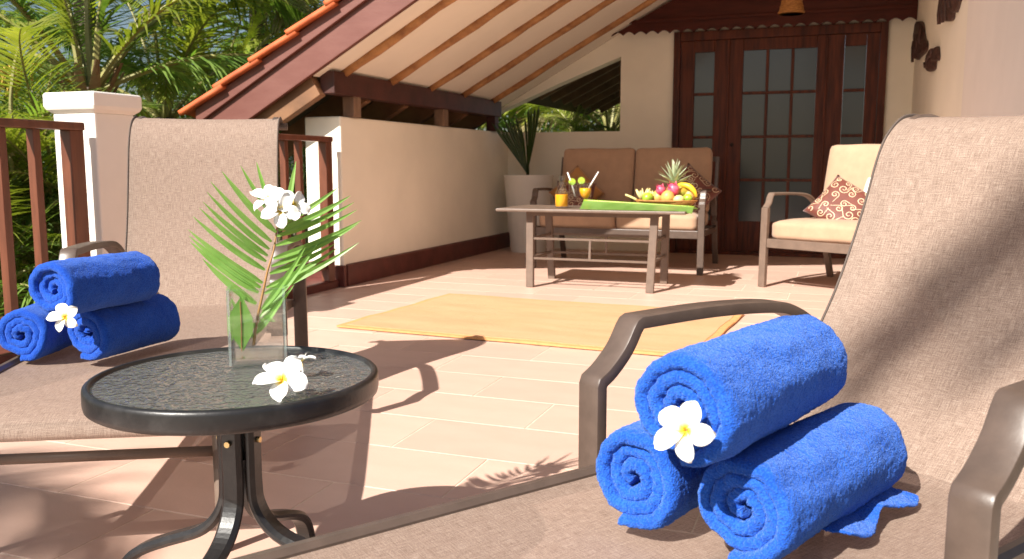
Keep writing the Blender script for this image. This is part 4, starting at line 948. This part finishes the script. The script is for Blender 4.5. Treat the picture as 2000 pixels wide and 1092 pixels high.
def palm(loc, n, sc, seed, label, kinds='ggggy', fruit=False, azs=None, lean=(.4, .2), heads=None, boots=True):
    e = empty('palm_tree', (loc[0], loc[1], loc[2])); rng = random.Random(seed)
    trunk_mb(loc[2] + 3.25, .17, .11, lean, seed).build('trunk', M['trunk'], e, smooth=True)
    for k in range(n):
        q = k / n; idx = 0 if q < .22 else 1 if q < .55 else 2 if q < .83 else 3
        az = (k * 2.39996 + seed) if azs is None else azs[k % len(azs)]
        if heads: idx = heads[k % len(heads)]
        o = link('frond', FR[rng.choice(kinds)][idx], e, loc=(.05 * math.cos(az), .05 * math.sin(az), -.05 * q), rot=(rng.uniform(-.25, .25), rng.uniform(-.14, .14), az), scl=sc * rng.uniform(.85, 1.12))
    if boots:
        for k in range(9):
            az = k * 2.4 + 1; u = Vector((math.cos(az), math.sin(az), 0)); b = MB(); rows = []
            for i in range(4): s = i / 3; c = u * (.07 + .20 * s) + Vector((0, 0, -.28 + .42 * s + .03 * (k % 3))); sv = Vector((-u.y, u.x, 0)) * (.075 * (1 - .75 * s)); rows.append([c - sv, c + u * .02, c + sv])
            b.grid(rows); b.build('leaf_base', M['boot'], e, smooth=True, fix=False)
    if fruit:
        for (az, el) in ((fruit, .3), (fruit + .35, .15)):
            u = Vector((math.cos(az), math.sin(az), 0)); b = MB(); P = [u * .08, u * .3 + Vector((0, 0, .16)), u * .52 + Vector((0, 0, .16 - el * .1))]; b.tube(P, .014, 6)
            for k in range(26):
                t = .35 + .65 * k / 25; c = P[1].lerp(P[2], t); a2 = az + rng.uniform(-1.2, 1.2); v = Vector((math.cos(a2), math.sin(a2), 0)); Ls = rng.uniform(.16, .34)
                b.tube([c, c + v * Ls * .35 + Vector((0, 0, -.02)), c + v * Ls * .55 + Vector((0, 0, -Ls * .75))], [.008, .008, .005], 5)
            b.build('flower_stalk', M['bract'], e, smooth=True)
    tag(e, label, 'palm tree', 'coconut palms around the terrace'); return e
p1 = ony(172, 172, 5.6)
palm((p1.x, p1.y, p1.z), 13, .95, 3, 'coconut palm whose crown with yellow flower stalks rises behind the square pillar', 'gggyg', fruit=R(225), azs=[R(a) for a in (48, 228, 100, 175, 138, 20, 258, 75, 205, 120, 155, 30, 240)], heads=[0, 0, 0, 0, 1, 1, 1, 1, 1, 2, 2, 2, 2])
def pp(px, py, Y, *a, **k): q = ony(px, py, Y); palm((q.x, q.y, q.z), *a, **k)
pp(150, -210, 8.2, 10, 1.0, 9, 'tall palm with a pale bare trunk rising above the pillar palm', 'gggyd', lean=(.15, .1))
pp(-70, 110, 8.0, 11, 1.0, 14, 'palm at the edge of the view over the balustrade', 'ggggd')
pp(500, -60, 10.5, 14, 1.25, 21, 'tall palm hanging its fronds just above the clay roof tiles', 'ggyyg')
pp(425, 200, 9.5, 12, .9, 27, 'lower palm with yellowing fronds beside the clay roof tiles', 'gyyyd')
pp(320, 230, 7.6, 13, .85, 38, 'young palm with arching fronds behind the taller lounger back', 'gggyg', boots=False)
pp(40, 290, 11.5, 14, .9, 33, 'low palm in the second row behind the pillar palm', 'ggdd')
pp(600, 120, 13, 18, 1.3, 47, 'far palm half hidden by the barge board', 'ggggd')
pp(1010, 215, 16, 16, 1.2, 52, 'palm seen through the wall opening above the planter', 'gyyd')
pp(1190, 262, 13.5, 16, .9, 57, 'small palm with straw coloured fronds in the wall opening', 'yddy')
def clump(px, py, Y, n, sc, seed, label, kinds='yyg'):
    q = ony(px, py, Y); e = empty('areca_palm', (q.x, q.y, q.z)); rng = random.Random(seed)
    for k in range(n):
        az = k * 2.4 + seed; h = rng.uniform(-.5, .35); d = Vector((rng.uniform(-.25, .25), rng.uniform(-.25, .25), h))
        link('frond', ARC[rng.choice(kinds)][k % 2], e, loc=d, rot=(rng.uniform(-.3, .3), rng.uniform(-.2, .2), az), scl=sc * rng.uniform(.8, 1.15))
    for k in range(5):
        b = MB(); x, y = rng.uniform(-.2, .2), rng.uniform(-.2, .2); b.tube([(x * 1.3, y * 1.3, -q.z - 3.2), (x, y, .1)], .03, 6); b.build('cane', M['stalk'], e, smooth=True)
    tag(e, label, 'palm', 'areca palms below the balustrade')
clump(40, 400, 4.3, 30, .8, 2, 'bright yellow green areca palm level with the balustrade top rail')
clump(95, 520, 4.4, 30, .85, 5, 'areca palm clump behind the balusters beside the pillar', 'ygy')
clump(-40, 560, 3.8, 28, .85, 8, 'areca palm clump behind the first balusters of the view', 'ygg')
clump(50, 700, 4.6, 26, .9, 12, 'low areca palm clump near the foot of the balustrade', 'ggy')
clump(575, 380, 8.4, 26, .9, 15, 'areca palm clump behind the short balustrade', 'ggg')
clump(1115, 262, 12.0, 22, .7, 18, 'light green areca palm in the wall opening above the sofa', 'yyg')
def shrub(px, py, Y, rx, rz, n, seed, label, ls=.11):
    q = ony(px, py, Y); e = empty('shrub', (q.x, q.y, -3.2)); rng = random.Random(seed); b = MB(); H = q.z + 3.2
    cl = [(Vector((rng.gauss(0, .5) * rx, rng.gauss(0, .5) * rx, rng.uniform(-1.4, 1) * rz)), rng.uniform(.25, .5) * rx) for _ in range(26)]
    for k in range(n):
        c, r_ = cl[k % len(cl)]; d = Vector((rng.gauss(0, 1), rng.gauss(0, 1), rng.gauss(0, 1))).normalized(); p = c + d * r_ * rng.uniform(.6, 1.05) + Vector((0, 0, H))
        a = (d + Vector((rng.uniform(-.6, .6), rng.uniform(-.6, .6), rng.uniform(-.2, .8)))).normalized(); s = a.cross(Vector((rng.uniform(-1, 1), rng.uniform(-1, 1), .3))).normalized(); L = ls * rng.uniform(.7, 1.4)
        b.add([p, p + a * L * .5 + s * L * .26, p + a * L, p + a * L * .5 - s * L * .26], [(0, 1, 2, 3)])
    b.build('foliage', M['bush'], e, fix=False)
    for k in range(4):
        b = MB(); x, y = rng.uniform(-.5, .5) * rx, rng.uniform(-.5, .5) * rx; b.tube([(x * .3, y * .3, 0), (x * .6, y * .6, H * .6), (x, y, H)], [.07, .05, .02], 6); b.build('stem', M['trunk'], e, smooth=True)
    tag(e, label, 'shrub', 'shrubs in the garden')
shrub(20, 450, 9.5, 2.2, 1.2, 5200, 1, 'large leafy shrub behind the balustrade at the edge of the view')
shrub(230, 400, 12.5, 2.6, 1.1, 5200, 2, 'large leafy shrub behind the square pillar')
shrub(450, 340, 12.5, 2.4, 1.5, 5200, 3, 'large leafy shrub behind the taller lounger back')
shrub(640, 300, 13.5, 2.4, 1.6, 4200, 4, 'leafy shrub behind the eave rafters')
shrub(60, 640, 6.5, 1.6, 1.3, 4200, 5, 'leafy shrub low between the balusters')
shrub(1085, 245, 17, 2.2, .9, 4200, 6, 'bright green shrub in the wall opening', .14)
shrub(1230, 240, 19, 2.6, 1.0, 4200, 7, 'pale green shrub at the door end of the wall opening', .14)
# palms behind the photographer, whose fronds shade the loungers
palm((-.50, -8.40, 9.1), 9, 1.35, 61, 'palm behind the terrace edge shading the front lounger', 'ggg', azs=[R(a) for a in (118, 300, 136, 275, 260, 290, 320, 345, 20)], heads=[2, 2, 3, 2, 1, 2, 2, 1, 3], lean=(.3, -.5))
palm((-5.9, -4.7, 5.0), 8, 1.2, 67, 'palm behind the balustrade shading the terrace corner', 'ggg', azs=[R(a) for a in (10, 25, 180, 210, 240, 270, 300, 330)], heads=[2, 3, 1, 2, 2, 1, 2, 2], lean=(-.4, -.3))
